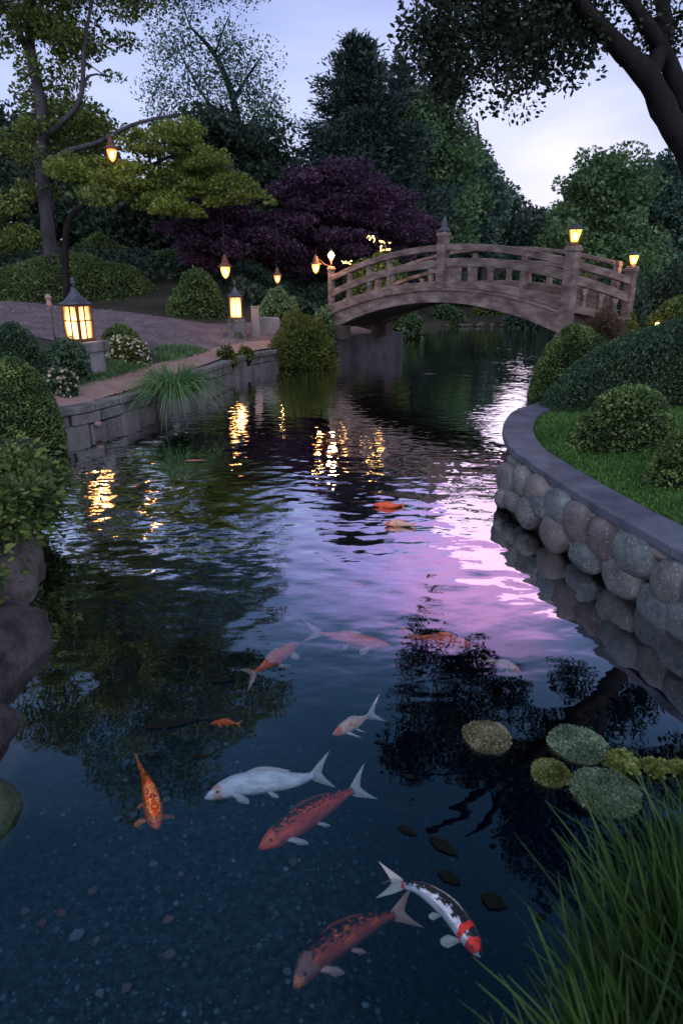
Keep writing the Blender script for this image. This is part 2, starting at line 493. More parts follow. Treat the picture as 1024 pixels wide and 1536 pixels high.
def bush(name, label, c, rad, leaf=0.03, mat='box', rot=0.0, group=None, cat='shrub', dens=1.6, bump=0.10, wild=0.7, lumps=2.2,
         flower=None, flower_n=0, seed=None, sink=0.25, aspect=0.55, thick=0.06, six=False):
    """clipped or loose mound: leaves packed on a lumpy dome over a woody core"""
    seed = seed if seed is not None else abs(hash(label)) % 9999
    seed = sum(ord(ch) for ch in label)
    r = np.random.default_rng(seed)
    c = np.array(c, float); rad = np.array(rad, float)
    area = 2.2 * math.pi * ((rad[0] * rad[1]) ** 1.6 / 1 + (rad[0] * rad[2]) ** 1.6 + (rad[1] * rad[2]) ** 1.6) ** (1 / 1.6) / (3 ** (1 / 1.6))
    n = int(min(80000, dens * area / (leaf * leaf * aspect * 0.5) * 0.85))
    U = r.normal(size=(n, 3)); U /= np.linalg.norm(U, axis=1, keepdims=True)
    U[:, 2] = np.abs(U[:, 2]) - sink * (r.random(n) < 0.35) * r.random(n)
    U /= np.linalg.norm(U, axis=1, keepdims=True)
    cr, sr = math.cos(rot), math.sin(rot)

    def surf(U, k):
        d = 1 + bump * sines(U * rad, seed, lumps / rad.mean() * 2.2, 4)
        P = U * rad * d[:, None] * k
        P = np.stack([P[:, 0] * cr - P[:, 1] * sr, P[:, 0] * sr + P[:, 1] * cr, P[:, 2]], 1)
        return P + c
    k = (1 - thick * r.random(n) ** 1.5)[:, None]
    P = surf(U, k)
    Nn = U / rad
    Nn = np.stack([Nn[:, 0] * cr - Nn[:, 1] * sr, Nn[:, 0] * sr + Nn[:, 1] * cr, Nn[:, 2]], 1)
    Nn /= np.linalg.norm(Nn, axis=1, keepdims=True)
    V, F = leaf_quads(P, Nn, leaf, aspect, wild, six=six, r=r)
    root = empty(name, (c[0], c[1], c[2]), label, cat, group)
    o = link('foliage', poly_mesh('foliage', V, F, G[mat]), root)
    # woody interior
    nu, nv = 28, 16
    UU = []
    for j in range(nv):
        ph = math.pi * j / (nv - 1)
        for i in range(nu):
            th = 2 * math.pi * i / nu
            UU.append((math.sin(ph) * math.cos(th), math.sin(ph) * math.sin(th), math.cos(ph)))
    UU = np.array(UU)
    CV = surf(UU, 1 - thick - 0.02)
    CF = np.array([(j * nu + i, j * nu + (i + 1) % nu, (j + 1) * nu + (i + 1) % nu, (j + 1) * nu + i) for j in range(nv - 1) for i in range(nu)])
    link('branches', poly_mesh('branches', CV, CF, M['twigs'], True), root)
    if flower:
        U2 = r.normal(size=(flower_n, 3)); U2[:, 2] = np.abs(U2[:, 2]) + 0.1
        U2 /= np.linalg.norm(U2, axis=1, keepdims=True)
        P2 = surf(U2, 1.02)
        P2 = np.repeat(P2, 5, 0) + r.normal(size=(flower_n * 5, 3)) * leaf * 0.22
        V, F = leaf_quads(P2, np.repeat(U2, 5, 0), leaf * 0.8, 0.8, 1.0, r=r)
        link('blossoms', poly_mesh('blossoms', V, F, G[flower]), root)
    return root


def bush_px(name, label, x0, x1, ytop, ybase, leaf, mat, ry=0.9, Y=None, **kw):
    """mound whose outline in plan and height come from where it meets the ground"""
    xm = (x0 + x1) / 2
    if Y is None:
        g = ground_hit(xm, ybase)
        w = (x1 - x0) / 2000 * depth_of(g)
        cy = g[1] + w * ry * 0.85
    else:
        cy = Y
    top = aty(xm, ytop, cy)
    w = (x1 - x0) / 2000 * depth_of(top)
    gz = h1(top[0], cy)
    base = min(gz, aty(xm, ybase, cy)[2]) if Y is not None else gz
    hgt = max(top[2] - base, 0.12)
    return bush(name, label, (top[0], cy, base - 0.05), (w, w * ry, hgt + 0.05), leaf, mat, **kw)


# ------------------------------------------------------------------ trees
def blob_points(blobs, n_clumps, r, shell=0.35):
    vols = np.array([b[1][0] * b[1][1] * b[1][2] for b in blobs]) ** 0.75
    pick = r.choice(len(blobs), n_clumps, p=vols / vols.sum())
    U = r.normal(size=(n_clumps, 3)); U /= np.linalg.norm(U, axis=1, keepdims=True)
    rad = r.random(n_clumps) ** shell
    C = np.array([b[0] for b in blobs])[pick] + U * rad[:, None] * np.array([b[1] for b in blobs])[pick]
    return C, pick


def limb_path(a, b, r, sag=0.12, n=6):
    a, b = np.array(a, float), np.array(b, float)
    Ld = np.linalg.norm(b - a)
    mid = (a + b) / 2 + r.normal(size=3) * Ld * 0.07 + np.array((0, 0, sag * Ld))
    return spline([a, mid, b], n)


def tree(name, label, trunk, blobs, clumps=90, per=120, clump_r=0.5, leaf=0.12, mat='olive', bark='bark', flat=0.6, limbs=24,
         limb_r=0.05, group=None, seed=1, wild=1.2, extra_limbs=(), six=False, aspect=0.6, shell=0.35, droop=0.0, twigs=0, shift=0.0, cat='tree'):
    r = np.random.default_rng(seed)
    trunk = [(np.array(p, float), rr) for p, rr in trunk]
    root = empty(name, trunk[0][0], label, cat, group)
    mb = MB()
    tp = spline([p for p, _ in trunk], max(8, 4 * len(trunk)))
    tr = np.interp(np.linspace(0, 1, len(tp)), np.linspace(0, 1, len(trunk)), [q for _, q in trunk])
    tr = tr * (1 + 0.05 * r.normal(size=len(tr)))
    mb.tube(tp, tr, 12)
    attach = [(p, q) for p, q in zip(tp[len(tp) // 3:], tr[len(tp) // 3:])]
    for pts, r0, r1 in extra_limbs:
        ep = spline(pts, max(8, 4 * len(pts)))
        er = np.linspace(r0, r1, len(ep))
        mb.tube(ep, er, 10)
        attach += list(zip(ep[2:], er[2:]))
    C, pick = blob_points(blobs, clumps, r, shell)
    A = np.array([p for p, _ in attach]); AR = np.array([q for _, q in attach])
    order = r.permutation(len(C))
    for i in order[:limbs]:
        c = C[i]
        dd = np.linalg.norm(A - c, axis=1) + 1.2 * np.maximum(0, A[:, 2] - c[2] + 0.3)
        j = int(np.argmin(dd))
        r0 = min(limb_r, AR[j] * 0.75)
        pth = limb_path(A[j], c, r)
        mb.tube(pth, np.linspace(r0, r0 * 0.3, len(pth)), 6, cap=False)
        A = np.vstack([A, pth[2:]]); AR = np.concatenate([AR, np.linspace(r0, r0 * 0.3, len(pth))[2:]])
        for t in range(twigs):
            e = c + r.normal(size=3) * clump_r * np.array((1, 1, 0.8)) * 1.3
            pt = limb_path(pth[-2 - (t % 3)], e, r, 0.05, 4)
            mb.tube(pt, np.linspace(r0 * 0.35, r0 * 0.12, 4), 4, cap=False)
    mb.build('trunk', M[bark], root, True)
    # leaves: sprays around each clump centre, flattened, patchy
    cr = clump_r * (0.55 + 0.9 * r.random(len(C)))
    cnt = (per * (cr / clump_r) ** 2).astype(int) + 3
    idx = np.repeat(np.arange(len(C)), cnt)
    g = r.normal(size=(len(idx), 3))
    g *= (np.minimum(1, 1.7 / (np.linalg.norm(g, axis=1) + 1e-6)))[:, None]
    P = C[idx] + g * cr[idx][:, None] * np.array((1, 1, flat)) * 0.62
    P[:, 2] -= droop * np.linalg.norm(g[:, :2], axis=1) * cr[idx]
    D = g * np.array((1, 1, 0.4)) + np.array((0, 0, 0.15 - droop))
    V, F = leaf_quads(P, D, leaf, aspect, wild * 0.6, six=six, r=r)
    link('crown', poly_mesh('crown', V, F, G[mat]), root)
    return root


def px_blobs(L_, Y, ky=0.9, jitter=0.0):
    """ellipses (px,py,rx,ry[,dY]) -> real ellipsoids standing Y metres away"""
    out = []
    for b in L_:
        yy = Y + (b[4] if len(b) > 4 else 0)
        c = aty(b[0], b[1], yy)
        dep = depth_of(c)
        rx, rz = b[2] * dep / 1000, b[3] * dep / 1000
        out.append((c, (rx, max(rx, rz) * ky, rz)))
    return out


def conifer(name, label, px, ytop, Y, half_px, seed, group=None):
    r = np.random.default_rng(seed)
    top = aty(px, ytop, Y)
    x0, y0 = top[0], Y
    z0 = h1(x0, y0)
    Ht = top[2] - z0
    rad = half_px * depth_of((x0, y0, 4)) / 1000
    root = empty(name, (x0, y0, z0), label, 'tree', group)
    mb = MB()
    mb.tube([(x0, y0, z0 - 0.3), (x0 + 0.05, y0, z0 + Ht * .5), (x0, y0, z0 + Ht * 0.98)], [0.32, 0.2, 0.03], 10)
    P, D = [], []
    lv = 0
    z = 0.12
    while z < 0.985:
        k = (1 - z)
        R0 = rad * min(1.0, (k ** 0.92) * 1.7) * (0.8 + 0.35 * r.random())
        nb = 5 if z > .8 else 7
        a0 = r.random() * 6.28
        for b in range(nb):
            an = a0 + 6.283 * b / nb + r.normal() * 0.2
            Rb = R0 * (0.5 + 0.72 * r.random()) + 0.12
            zz = z0 + Ht * z + r.normal() * Ht * 0.008
            rise = 0.05 + 0.5 * z * z
            tip = np.array((x0 + Rb * math.cos(an), y0 + Rb * math.sin(an), zz + Rb * rise + 0.1))
            a = np.array((x0, y0, zz - 0.12 * Rb))
            mid = (a + tip) / 2 - np.array((0, 0, 0.07 * Rb))
            pth = spline([a, mid, tip], 6)
            mb.tube(pth, np.linspace(0.05, 0.012, 6), 5, cap=False)
            m = int(560 * Rb / 1.5) + 90
            t = r.random(m) ** 0.7
            base = a + (tip - a) * t[:, None] + np.array((0, 0, -0.07 * Rb)) * (4 * t * (1 - t))[:, None]
            wdt = 0.34 * (0.45 + Rb / 3) * (1.15 - 0.7 * np.abs(t - 0.55))
            off = r.normal(size=(m, 3)) * wdt[:, None] * np.array((0.85, 0.85, 0.27))
            # puffs along the branch
            pf = np.round(t * 4) / 4
            off *= (0.55 + 0.9 * np.abs(np.sin(pf * 9 + b)))[:, None]
            P.append(base + off)
            D.append(off + (tip - a) * 0.15 + np.array((0, 0, 0.12)))
        z += 0.055 * (0.75 + 0.5 * r.random())
        lv += 1
    mb.build('trunk', M['bark_dark'], root, True)
    V, F = leaf_quads(np.vstack(P), np.vstack(D), 0.21, 0.28, 0.5, r=r)
    link('crown', poly_mesh('crown', V, F, G['needle']), root)
    return root


def blades(name, label, bases, hgt, lean, width=0.012, mat='iris', cat='grass clump', segs=5, seed=3, spread=0.35, group=None, root_loc=None, up=1.0, kind=None):
    r = np.random.default_rng(seed)
    n = len(bases)
    B = np.asarray(bases, float)
    h = hgt * (0.55 + 0.55 * r.random(n))
    dirn = np.stack([lean[0] + spread * r.normal(size=n), lean[1] + spread * r.normal(size=n), np.zeros(n)], 1)
    side = np.cross(dirn + 1e-3, (0, 0, 1.0)) + r.normal(size=(n, 3)) * 0.3
    side[:, 2] *= 0.2
    side /= np.linalg.norm(side, axis=1, keepdims=True)
    w = width * (0.7 + 0.6 * r.random(n))
    rows = []
    for s in range(segs + 1):
        t = s / segs
        c = B + np.array((0, 0, 1.0)) * (h * (t * up - (0.30 * np.linalg.norm(dirn, axis=1)) * t * t))[:, None] + dirn * (h * t ** 1.7)[:, None]
        ww = w * (1 - t ** 2.2) * (0.7 + 0.6 * min(1, t * 3)) + 0.0006
        rows.append((c - side * ww[:, None], c + side * ww[:, None]))
    V = np.stack([q for pr in rows for q in pr], 1)
    k = 2 * (segs + 1)
    F = np.array([[2 * s, 2 * s + 1, 2 * s + 3, 2 * s + 2] for s in range(segs)])
    F = (np.arange(n)[:, None, None] * k + F[None]).reshape(-1, 4)
    me = poly_mesh(name, V.reshape(-1, 3), F, G[mat], True)
    o = link(name, me)
    tag(o, label, cat, group, kind)
    return o


# ------------------------------------------------------------------ world
w = bpy.data.worlds.new("World")
scene.world = w
w.use_nodes = True
nt = w.node_tree
nt.nodes.clear()
wo = nt.nodes.new('ShaderNodeOutputWorld')
bg = N(nt, 'Background')
sky = N(nt, 'TexSky', sky_type='NISHITA', sun_disc=False)
SUN_EL, SUN_AZ = R(2.0), R(20)
sky.sun_elevation = SUN_EL
sky.sun_rotation = SUN_AZ
tc = N(nt, 'TexCoord')
sep = N(nt, 'SeparateXYZ')
L(nt, tc.outputs['Generated'], sep.inputs[0])
# dusk sky by height above the horizon
grad = ramp(nt, sep.outputs['Z'], [(0.0, (0.62, 0.69, 0.90)), (0.10, (0.56, 0.64, 0.92)), (0.20, (0.46, 0.55, 0.90)), (0.30, (0.33, 0.42, 0.76)),
                                   (0.42, (0.15, 0.22, 0.47)), (0.6, (0.038, 0.105, 0.23)), (0.84, (0.016, 0.055, 0.12)), (1.0, (0.14, 0.24, 0.45))])
# soft cloud sheets
mp = N(nt, 'Mapping')
mp.inputs['Scale'].default_value = (1.0, 1.0, 3.2)
L(nt, tc.outputs['Generated'], mp.inputs['Vector'])
cn = N(nt, 'TexNoise', i_Scale=2.6, i_Detail=6, i_Roughness=0.5)
cn.inputs['Distortion'].default_value = 0.4
L(nt, mp.outputs[0], cn.inputs['Vector'])
cm = ramp(nt, cn.outputs['Fac'], [(0.42, (0, 0, 0)), (0.68, (1, 1, 1))])
lowcl = N(nt, 'Mix', data_type='RGBA')
mm = N(nt, 'Math', operation='MULTIPLY')
L(nt, cm, mm.inputs[0])
hz = ramp(nt, sep.outputs['Z'], [(0.0, (1, 1, 1)), (0.3, (0.55, 0.55, 0.55)), (0.5, (0.1, 0.1, 0.1)), (0.7, (0, 0, 0))])
L(nt, hz, mm.inputs[1])
mm2 = N(nt, 'Math', operation='MULTIPLY')
mm2.inputs[1].default_value = 0.75
L(nt, mm.outputs[0], mm2.inputs[0])
L(nt, mm2.outputs[0], lowcl.inputs[0])
L(nt, grad, lowcl.inputs[6])
lowcl.inputs[7].default_value = (0.72, 0.76, 1.0, 1)


def sky_patch(prev, direction, stretch, inner, outer, colour, strength, noise_amt=0.5):
    """a lit bank of cloud round a compass direction"""
    d = Vector(direction).normalized()
    q = d.to_track_quat('Y', 'Z').inverted()
    m_ = N(nt, 'Mapping')
    m_.inputs['Rotation'].default_value = q.to_euler()
    L(nt, tc.outputs['Generated'], m_.inputs['Vector'])
    m2 = N(nt, 'Mapping')
    m2.inputs['Scale'].default_value = (stretch[0], 0.0, stretch[1])
    L(nt, m_.outputs[0], m2.inputs['Vector'])
    ln = N(nt, 'VectorMath', operation='LENGTH')
    L(nt, m2.outputs[0], ln.inputs[0])
    sb = N(nt, 'Math', operation='MULTIPLY_ADD')
    L(nt, cn.outputs['Fac'], sb.inputs[0])
    sb.inputs[1].default_value = -noise_amt
    ad = N(nt, 'Math', operation='ADD')
    ad.inputs[1].default_value = noise_amt * 0.5
    L(nt, ln.outputs['Value'], ad.inputs[0])
    L(nt, ad.outputs[0], sb.inputs[2])
    fac = ramp(nt, sb.outputs[0], [(inner, (1, 1, 1)), (outer, (0, 0, 0))])
    sc_ = N(nt, 'Math', operation='MULTIPLY')
    L(nt, fac, sc_.inputs[0])
    sc_.inputs[1].default_value = strength
    front = N(nt, 'Math', operation='GREATER_THAN')
    sp_ = N(nt, 'SeparateXYZ')
    L(nt, m_.outputs[0], sp_.inputs[0])
    L(nt, sp_.outputs['Y'], front.inputs[0])
    front.inputs[1].default_value = 0
    sc2 = N(nt, 'Math', operation='MULTIPLY')
    L(nt, sc_.outputs[0], sc2.inputs[0])
    L(nt, front.outputs[0], sc2.inputs[1])
    mx = N(nt, 'Mix', data_type='RGBA')
    L(nt, sc2.outputs[0], mx.inputs[0])
    L(nt, prev, mx.inputs[6])
    mx.inputs[7].default_value = rgba(colour)
    return mx.outputs[2]


def azel(az, el):
    return (math.sin(R(az)) * math.cos(R(el)), math.cos(R(az)) * math.cos(R(el)), math.sin(R(el)))


col = sky_patch(lowcl.outputs[2], azel(9, 25), (0.9, 1.9), 0.06, 0.30, (0.46, 0.36, 0.92), 0.95, 0.25)
col = sky_patch(col, azel(13, 26), (1.0, 1.6), 0.04, 0.20, (0.78, 0.40, 0.88), 0.95, 0.45)
col = sky_patch(col, azel(16, 7.5), (1.0, 1.4), 0.0, 0.16, (0.80, 0.82, 1.02), 0.8, 0.3)
# brighter open sky behind the photographer
bk = N(nt, 'MapRange'); bk.inputs['From Min'].default_value = -0.05; bk.inputs['From Max'].default_value = -0.55
L(nt, sep.outputs['Y'], bk.inputs['Value'])
bkm = N(nt, 'Mix', data_type='RGBA'); L(nt, bk.outputs[0], bkm.inputs[0]); L(nt, col, bkm.inputs[6]); bkm.inputs[7].default_value = (1.3, 1.38, 1.75, 1)
col = bkm.outputs[2]
addn = N(nt, 'Mix', data_type='RGBA', blend_type='ADD')
addn.inputs[0].default_value = 0.006
L(nt, col, addn.inputs[6])
L(nt, sky.outputs[0], addn.inputs[7])
L(nt, addn.outputs[2], bg.inputs['Color'])
bg.inputs['Strength'].default_value = 1.0
L(nt, bg.outputs[0], wo.inputs[0])

sun_d = bpy.data.lights.new('dusk_sun', 'SUN')
sun_d.energy = 0.12
sun_d.angle = R(25)
sun_d.color = (1.0, 0.62, 0.72)
sun = bpy.data.objects.new('dusk_sun', sun_d)
COL.objects.link(sun)
sun.rotation_euler = Vector(azel(20, 14)).to_track_quat('Z', 'Y').to_euler()
scene.view_settings.view_transform = 'Standard'
scene.view_settings.look = 'None'
scene.view_settings.exposure = 0.25
scene.view_settings.gamma = 1.0


def point(loc, watts, col=(1.0, 0.5, 0.18), radius=0.05, parent=None):
    d = bpy.data.lights.new('lamp_light', 'POINT')
    d.energy = watts; d.color = col; d.shadow_soft_size = radius
    o = bpy.data.objects.new('lamp_light', d)
    COL.objects.link(o)
    o.location = [float(v) for v in loc]
    if parent is not None:
        o.parent = parent
        o.matrix_parent_inverse = Matrix.Translation(-parent.location)
    return o


# ------------------------------------------------------------------ ground, bed, water
def axis_steps(lo, hi, fine_lo, fine_hi, step, grow=1.25):
    a = list(np.arange(fine_lo, fine_hi, step))
    s = step; v = fine_lo; pre = []
    while v > lo:
        s *= grow; v -= s; pre.append(v)
    s = step; v = a[-1]; post = []
    while v < hi:
        s *= grow; v += s; post.append(v)
    return np.array(pre[::-1] + a + post)


def grid_faces(nx, ny):
    i, j = np.meshgrid(np.arange(nx - 1), np.arange(ny - 1))
    a = (j * nx + i).ravel()
    return np.stack([a, a + 1, a + nx + 1, a + nx], 1)


gx = axis_steps(-500, 500, -8, 9, 0.11)
gy = axis_steps(-300, 900, -0.5, 28, 0.11)
X, Y_ = np.meshgrid(gx, gy)
Z = H(X.ravel(), Y_.ravel())
o = link('ground', poly_mesh('ground', np.stack([X.ravel(), Y_.ravel(), Z], 1), grid_faces(len(gx), len(gy)), M['ground'], True))
tag(o, kind='structure')

bx = np.arange(-7, 10, 0.08); by = np.arange(-1, 28, 0.08)
X, Y_ = np.meshgrid(bx, by)
PP = np.stack([X.ravel(), Y_.ravel(), np.zeros(X.size)], 1)
BED = -0.5


def bed_z(x, y):
    P_ = np.stack([x, y, np.zeros(len(x))], 1)
    return BED + 0.05 * sines(P_, 3, 2.0, 4) - 0.9 * smooth(-0.25, 1.3, x + 0.25 * (y - 2)) - 0.9 * smooth(2.4, 6, y)
bz = bed_z(PP[:, 0], PP[:, 1])
PP[:, 2] = bz
o = link('pond_bed', poly_mesh('pond_bed', PP, grid_faces(len(bx), len(by)), M['bed'], True))
tag(o, kind='structure')

# gravel and pebbles lying on the bed
r_ = np.random.default_rng(8)


def stones_mesh(name, P, S, mat, r, sub=1, flat=0.6):
    import bmesh
    bm = bmesh.new()
    bmesh.ops.create_icosphere(bm, subdivisions=sub, radius=1)
    bv = np.array([v.co[:] for v in bm.verts]); bf = np.array([[v.index for v in f.verts] for f in bm.faces])
    bm.free()
    n = len(P)
    V = bv[None] * (S[:, None, None] * np.stack([0.8 + .5 * r.random(n), 0.8 + .5 * r.random(n), flat * (0.7 + .5 * r.random(n))], 1)[:, None, :])
    an = r.random(n) * 6.28
    c, s = np.cos(an)[:, None], np.sin(an)[:, None]
    x, y = V[..., 0] * c - V[..., 1] * s, V[..., 0] * s + V[..., 1] * c
    V = np.stack([x, y, V[..., 2]], 2) * (1 + 0.12 * r.normal(size=(n, len(bv), 1))) + P[:, None]
    F = (np.arange(n)[:, None, None] * len(bv) + bf[None]).reshape(-1, 3)
    return poly_mesh(name, V.reshape(-1, 3), F, mat, True)


m_, nt_, out_ = nmat('bed pebbles')
geo_ = N(nt_, 'NewGeometry')
pc_ = ramp(nt_, geo_.outputs['Random Per Island'], [(0.0, (0.05, 0.06, 0.065)), (0.5, (0.10, 0.105, 0.11)), (0.9, (0.2, 0.2, 0.19)), (1.0, (0.42, 0.38, 0.35))])
pb_ = N(nt_, 'BsdfPrincipled', i_Roughness=0.8)
L(nt_, pc_, pb_.inputs['Base Color'])
L(nt_, pb_.outputs[0], out_.inputs['Surface'])
M['pebble'] = m_
n = 5500
gp = np.stack([r_.uniform(-2.4, 1.6, n), 0.9 + 6.2 * r_.random(n) ** 1.3, np.zeros(n)], 1)
gp[:, 2] = bed_z(gp[:, 0], gp[:, 1]) + 0.004
o = link('gravel', stones_mesh('gravel', gp, 0.006 + 0.012 * r_.random(n) ** 2.5, M['pebble'], r_))
tag(o, kind='stuff')

# water body
wx = np.arange(-8, 10.01, 0.05)
wy = [-2.0]
while wy[-1] < 29:
    wy.append(wy[-1] + 0.03 + 0.004 * max(0, wy[-1]))
wy = np.array(wy)
X, Y_ = np.meshgrid(wx, wy)
x, y = X.ravel(), Y_.ravel()
rw = np.random.default_rng(21)
zz = np.zeros(len(x))
calm = 0.15 + 1.05 * smooth(2.7, 4.8, y) * (1 - 0.62 * smooth(6.6, 9.0, y))
for k in range(46):
    lam = 0.13 * (1.13 ** (k % 16)) * (0.9 + 0.2 * rw.random())
    an = R(90) + R(38) * rw.normal()
    kx, ky = math.cos(an) * 2 * math.pi / lam, math.sin(an) * 2 * math.pi / lam
    ph = rw.random() * 6.28
    wob = 0.9 * np.sin(x * (0.9 + rw.random()) + y * 0.5 + rw.random() * 6) + 0.7 * np.sin(y * (0.7 + rw.random()) - x * 0.8 + rw.random() * 6)
    env = 0.5 + 0.5 * np.sin(x * rw.normal() * 1.1 + y * rw.normal() * 0.8 + rw.random() * 6)
    zz += lam * (0.0013 if lam < 0.35 else 0.0007) * np.sin(kx * x + ky * y + ph + wob) * (0.3 + env)
zz *= calm
top = np.stack([x, y, zz], 1)
nx, ny = len(wx), len(wy)
F = [tuple(f) for f in grid_faces(nx, ny)]
V = top
# close the body
ring = list(range(nx)) + [j * nx + nx - 1 for j in range(1, ny)] + [(ny - 1) * nx + i for i in range(nx - 2, -1, -1)] + [j * nx for j in range(ny - 2, 0, -1)]
b0 = len(V)
Vb = np.array([(V[i][0], V[i][1], -3.2) for i in ring])
V = np.vstack([V, Vb])
m = len(ring)
side = [(ring[i], b0 + i, b0 + (i + 1) % m, ring[(i + 1) % m]) for i in range(m)]
me = bpy.data.meshes.new('water')
me.from_pydata([tuple(v) for v in V.tolist()], [], F + side + [tuple(b0 + i for i in range(m))])
me.polygons.foreach_set('use_smooth', np.array([True] * len(F) + [False] * (m + 1)))
me.update()
mw, nt, out = nmat('pond water')
tcw = N(nt, 'TexCoord')
mpw = N(nt, 'Mapping')
mpw.inputs['Scale'].default_value = (1, 1.7, 1)
L(nt, tcw.outputs['Object'], mpw.inputs['Vector'])
nzw = N(nt, 'TexNoise', i_Scale=6.5, i_Detail=1.2, i_Roughness=0.4)
L(nt, mpw.outputs[0], nzw.inputs['Vector'])
big = N(nt, 'TexNoise', i_Scale=0.55, i_Detail=2)
L(nt, tcw.outputs['Object'], big.inputs['Vector'])
sepw = N(nt, 'SeparateXYZ')
L(nt, tcw.outputs['Object'], sepw.inputs[0])
mr = N(nt, 'MapRange')
mr.inputs['From Min'].default_value = 2.4; mr.inputs['From Max'].default_value = 6.5
mr.inputs['To Min'].default_value = 0.12; mr.inputs['To Max'].default_value = 1.0
L(nt, sepw.outputs['Y'], mr.inputs['Value'])
bgr = ramp(nt, big.outputs['Fac'], [(0.4, (0.35, 0.35, 0.35)), (0.62, (1, 1, 1))])
hm = N(nt, 'Math', operation='MULTIPLY')
L(nt, nzw.outputs['Fac'], hm.inputs[0])
hm2 = N(nt, 'Math', operation='MULTIPLY')
L(nt, bgr, hm2.inputs[0]); L(nt, mr.outputs[0], hm2.inputs[1])
L(nt, hm2.outputs[0], hm.inputs[1])
bw = N(nt, 'Bump')
bw.inputs['Strength'].default_value = 1.0
bw.inputs['Distance'].default_value = 0.0065
L(nt, hm.outputs[0], bw.inputs['Height'])
lw = N(nt, 'LayerWeight', i_Blend=0.5)
L(nt, bw.outputs[0], lw.inputs['Normal'])
fac = ramp(nt, lw.outputs['Facing'], [(0.0, (0.06,) * 3), (0.2, (0.085,) * 3), (0.33, (0.14,) * 3), (0.45, (0.30,) * 3), (0.57, (0.62,) * 3), (0.75, (0.9,) * 3), (1.0, (1,) * 3)])
gl = N(nt, 'BsdfGlossy', i_Roughness=0.0)
gl.inputs['Color'].default_value = (1, 1, 1, 1)
L(nt, bw.outputs[0], gl.inputs['Normal'])
tr = N(nt, 'BsdfTransparent')
tr.inputs['Color'].default_value = (0.92, 0.97, 1.0, 1)
mx = N(nt, 'MixShader')
L(nt, fac, mx.inputs[0]); L(nt, tr.outputs[0], mx.inputs[1]); L(nt, gl.outputs[0], mx.inputs[2])
L(nt, mx.outputs[0], out.inputs['Surface'])
va = N(nt, 'VolumeAbsorption', i_Density=1.6)
va.inputs['Color'].default_value = (0.30, 0.62, 0.78, 1)
L(nt, va.outputs[0], out.inputs['Volume'])
me.materials.append(mw)
water = link('water', me)
tag(water, kind='structure')


def sheet(name, poly, mat, lift, step=0.09, kind='structure'):
    poly = np.array(poly)
    lo, hi = poly.min(0), poly.max(0)
    gx = np.arange(lo[0], hi[0] + step, step); gy = np.arange(lo[1], hi[1] + step, step)
    X, Y_ = np.meshgrid(gx, gy)
    x, y = X.ravel().copy(), Y_.ravel().copy()
    n = len(poly)

    def ins(x, y):
        c = np.zeros(x.shape, bool)
        for i in range(n):
            ax, ay = poly[i]; bx_, by_ = poly[(i + 1) % n]
            cc = ((ay > y) != (by_ > y))
            xi = ax + (y - ay) * (bx_ - ax) / ((by_ - ay) if by_ != ay else 1e-9)
            c ^= cc & (x < xi)
        return c
    F = grid_faces(len(gx), len(gy))
    cx, cy = x[F].mean(1), y[F].mean(1)
    F = F[ins(cx, cy)]
    sd = sd_pond(x, y)
    z = land(x, y, sd) + 0.02 * np.sin(x * 1.7 + 1) * np.sin(y * 1.3) + lift
    used = np.unique(F)
    mp_ = -np.ones(len(x), int); mp_[used] = np.arange(len(used))
    V = np.stack([x, y, z], 1)[used]
    o = link(name, poly_mesh(name, V, mp_[F], mat, True))
    tag(o, kind=kind)
    return o


def offset_curve(C, d):
    C = np.asarray(C, float)
    T = np.gradient(C, axis=0); T /= np.linalg.norm(T, axis=1, keepdims=True)
    return C + np.stack([T[:, 1], -T[:, 0]], 1) * d


# gravel path on the west bank
path_poly = [(-14, 17.2), (-14, 21.5), (-9.5, 19.3), (-6.2, 17.6), (-3.2, 16.4), (-1.2, 17.8), (0.3, 19.5), (1.5, 18.2), (-0.2, 16.3), (-1.6, 15.5), (-2.6, 13.9), (-3.4, 12.4), (-4.6, 11.9), (-7, 13.2), (-10, 14.6)]
sheet('path', path_poly, M['path'], 0.014, 0.05)
# strip of packed gravel behind the coping
LBs = spline(LB, 60)
inner = offset_curve(LBs, -0.14)
outer = offset_curve(LBs, -0.62)
strip = [tuple(p) for p in inner[4:52]] + [tuple(p) for p in outer[4:52][::-1]]
sheet('gravel_verge', strip, M['edge'], 0.025, 0.035)

# loose stones and litter on the path
rl = np.random.default_rng(55)
n = 5200
lx_ = rl.uniform(-11, -0.5, n); ly_ = rl.uniform(11.5, 20, n)
kk = np.zeros(n, bool)
for i in range(len(path_poly)):
    ax, ay = path_poly[i]; bx_, by_ = path_poly[(i + 1) % len(path_poly)]
    cc = ((ay > ly_) != (by_ > ly_)); kk ^= cc & (lx_ < ax + (ly_ - ay) * (bx_ - ax) / ((by_ - ay) if by_ != ay else 1e-9))
lx_, ly_ = lx_[kk], ly_[kk]
lz_ = land(lx_, ly_, sd_pond(lx_, ly_)) + 0.02 * np.sin(lx_ * 1.7 + 1) * np.sin(ly_ * 1.3) + 0.018
o = link('path_gravel', stones_mesh('path_gravel', np.stack([lx_, ly_, lz_], 1), 0.008 + 0.02 * rl.random(len(lx_)) ** 3, M['pebble'], rl))
tag(o, kind='stuff')

# ------------------------------------------------------------------ west wall of squared blocks
wall = empty('retaining_wall', (-2.4, 11, 0), 'low curved wall of squared grey blocks along the gravel bank', 'wall')
Lc = spline(LB, 240)
seg = np.concatenate([[0], np.cumsum(np.linalg.norm(np.diff(Lc, axis=0), axis=1))])


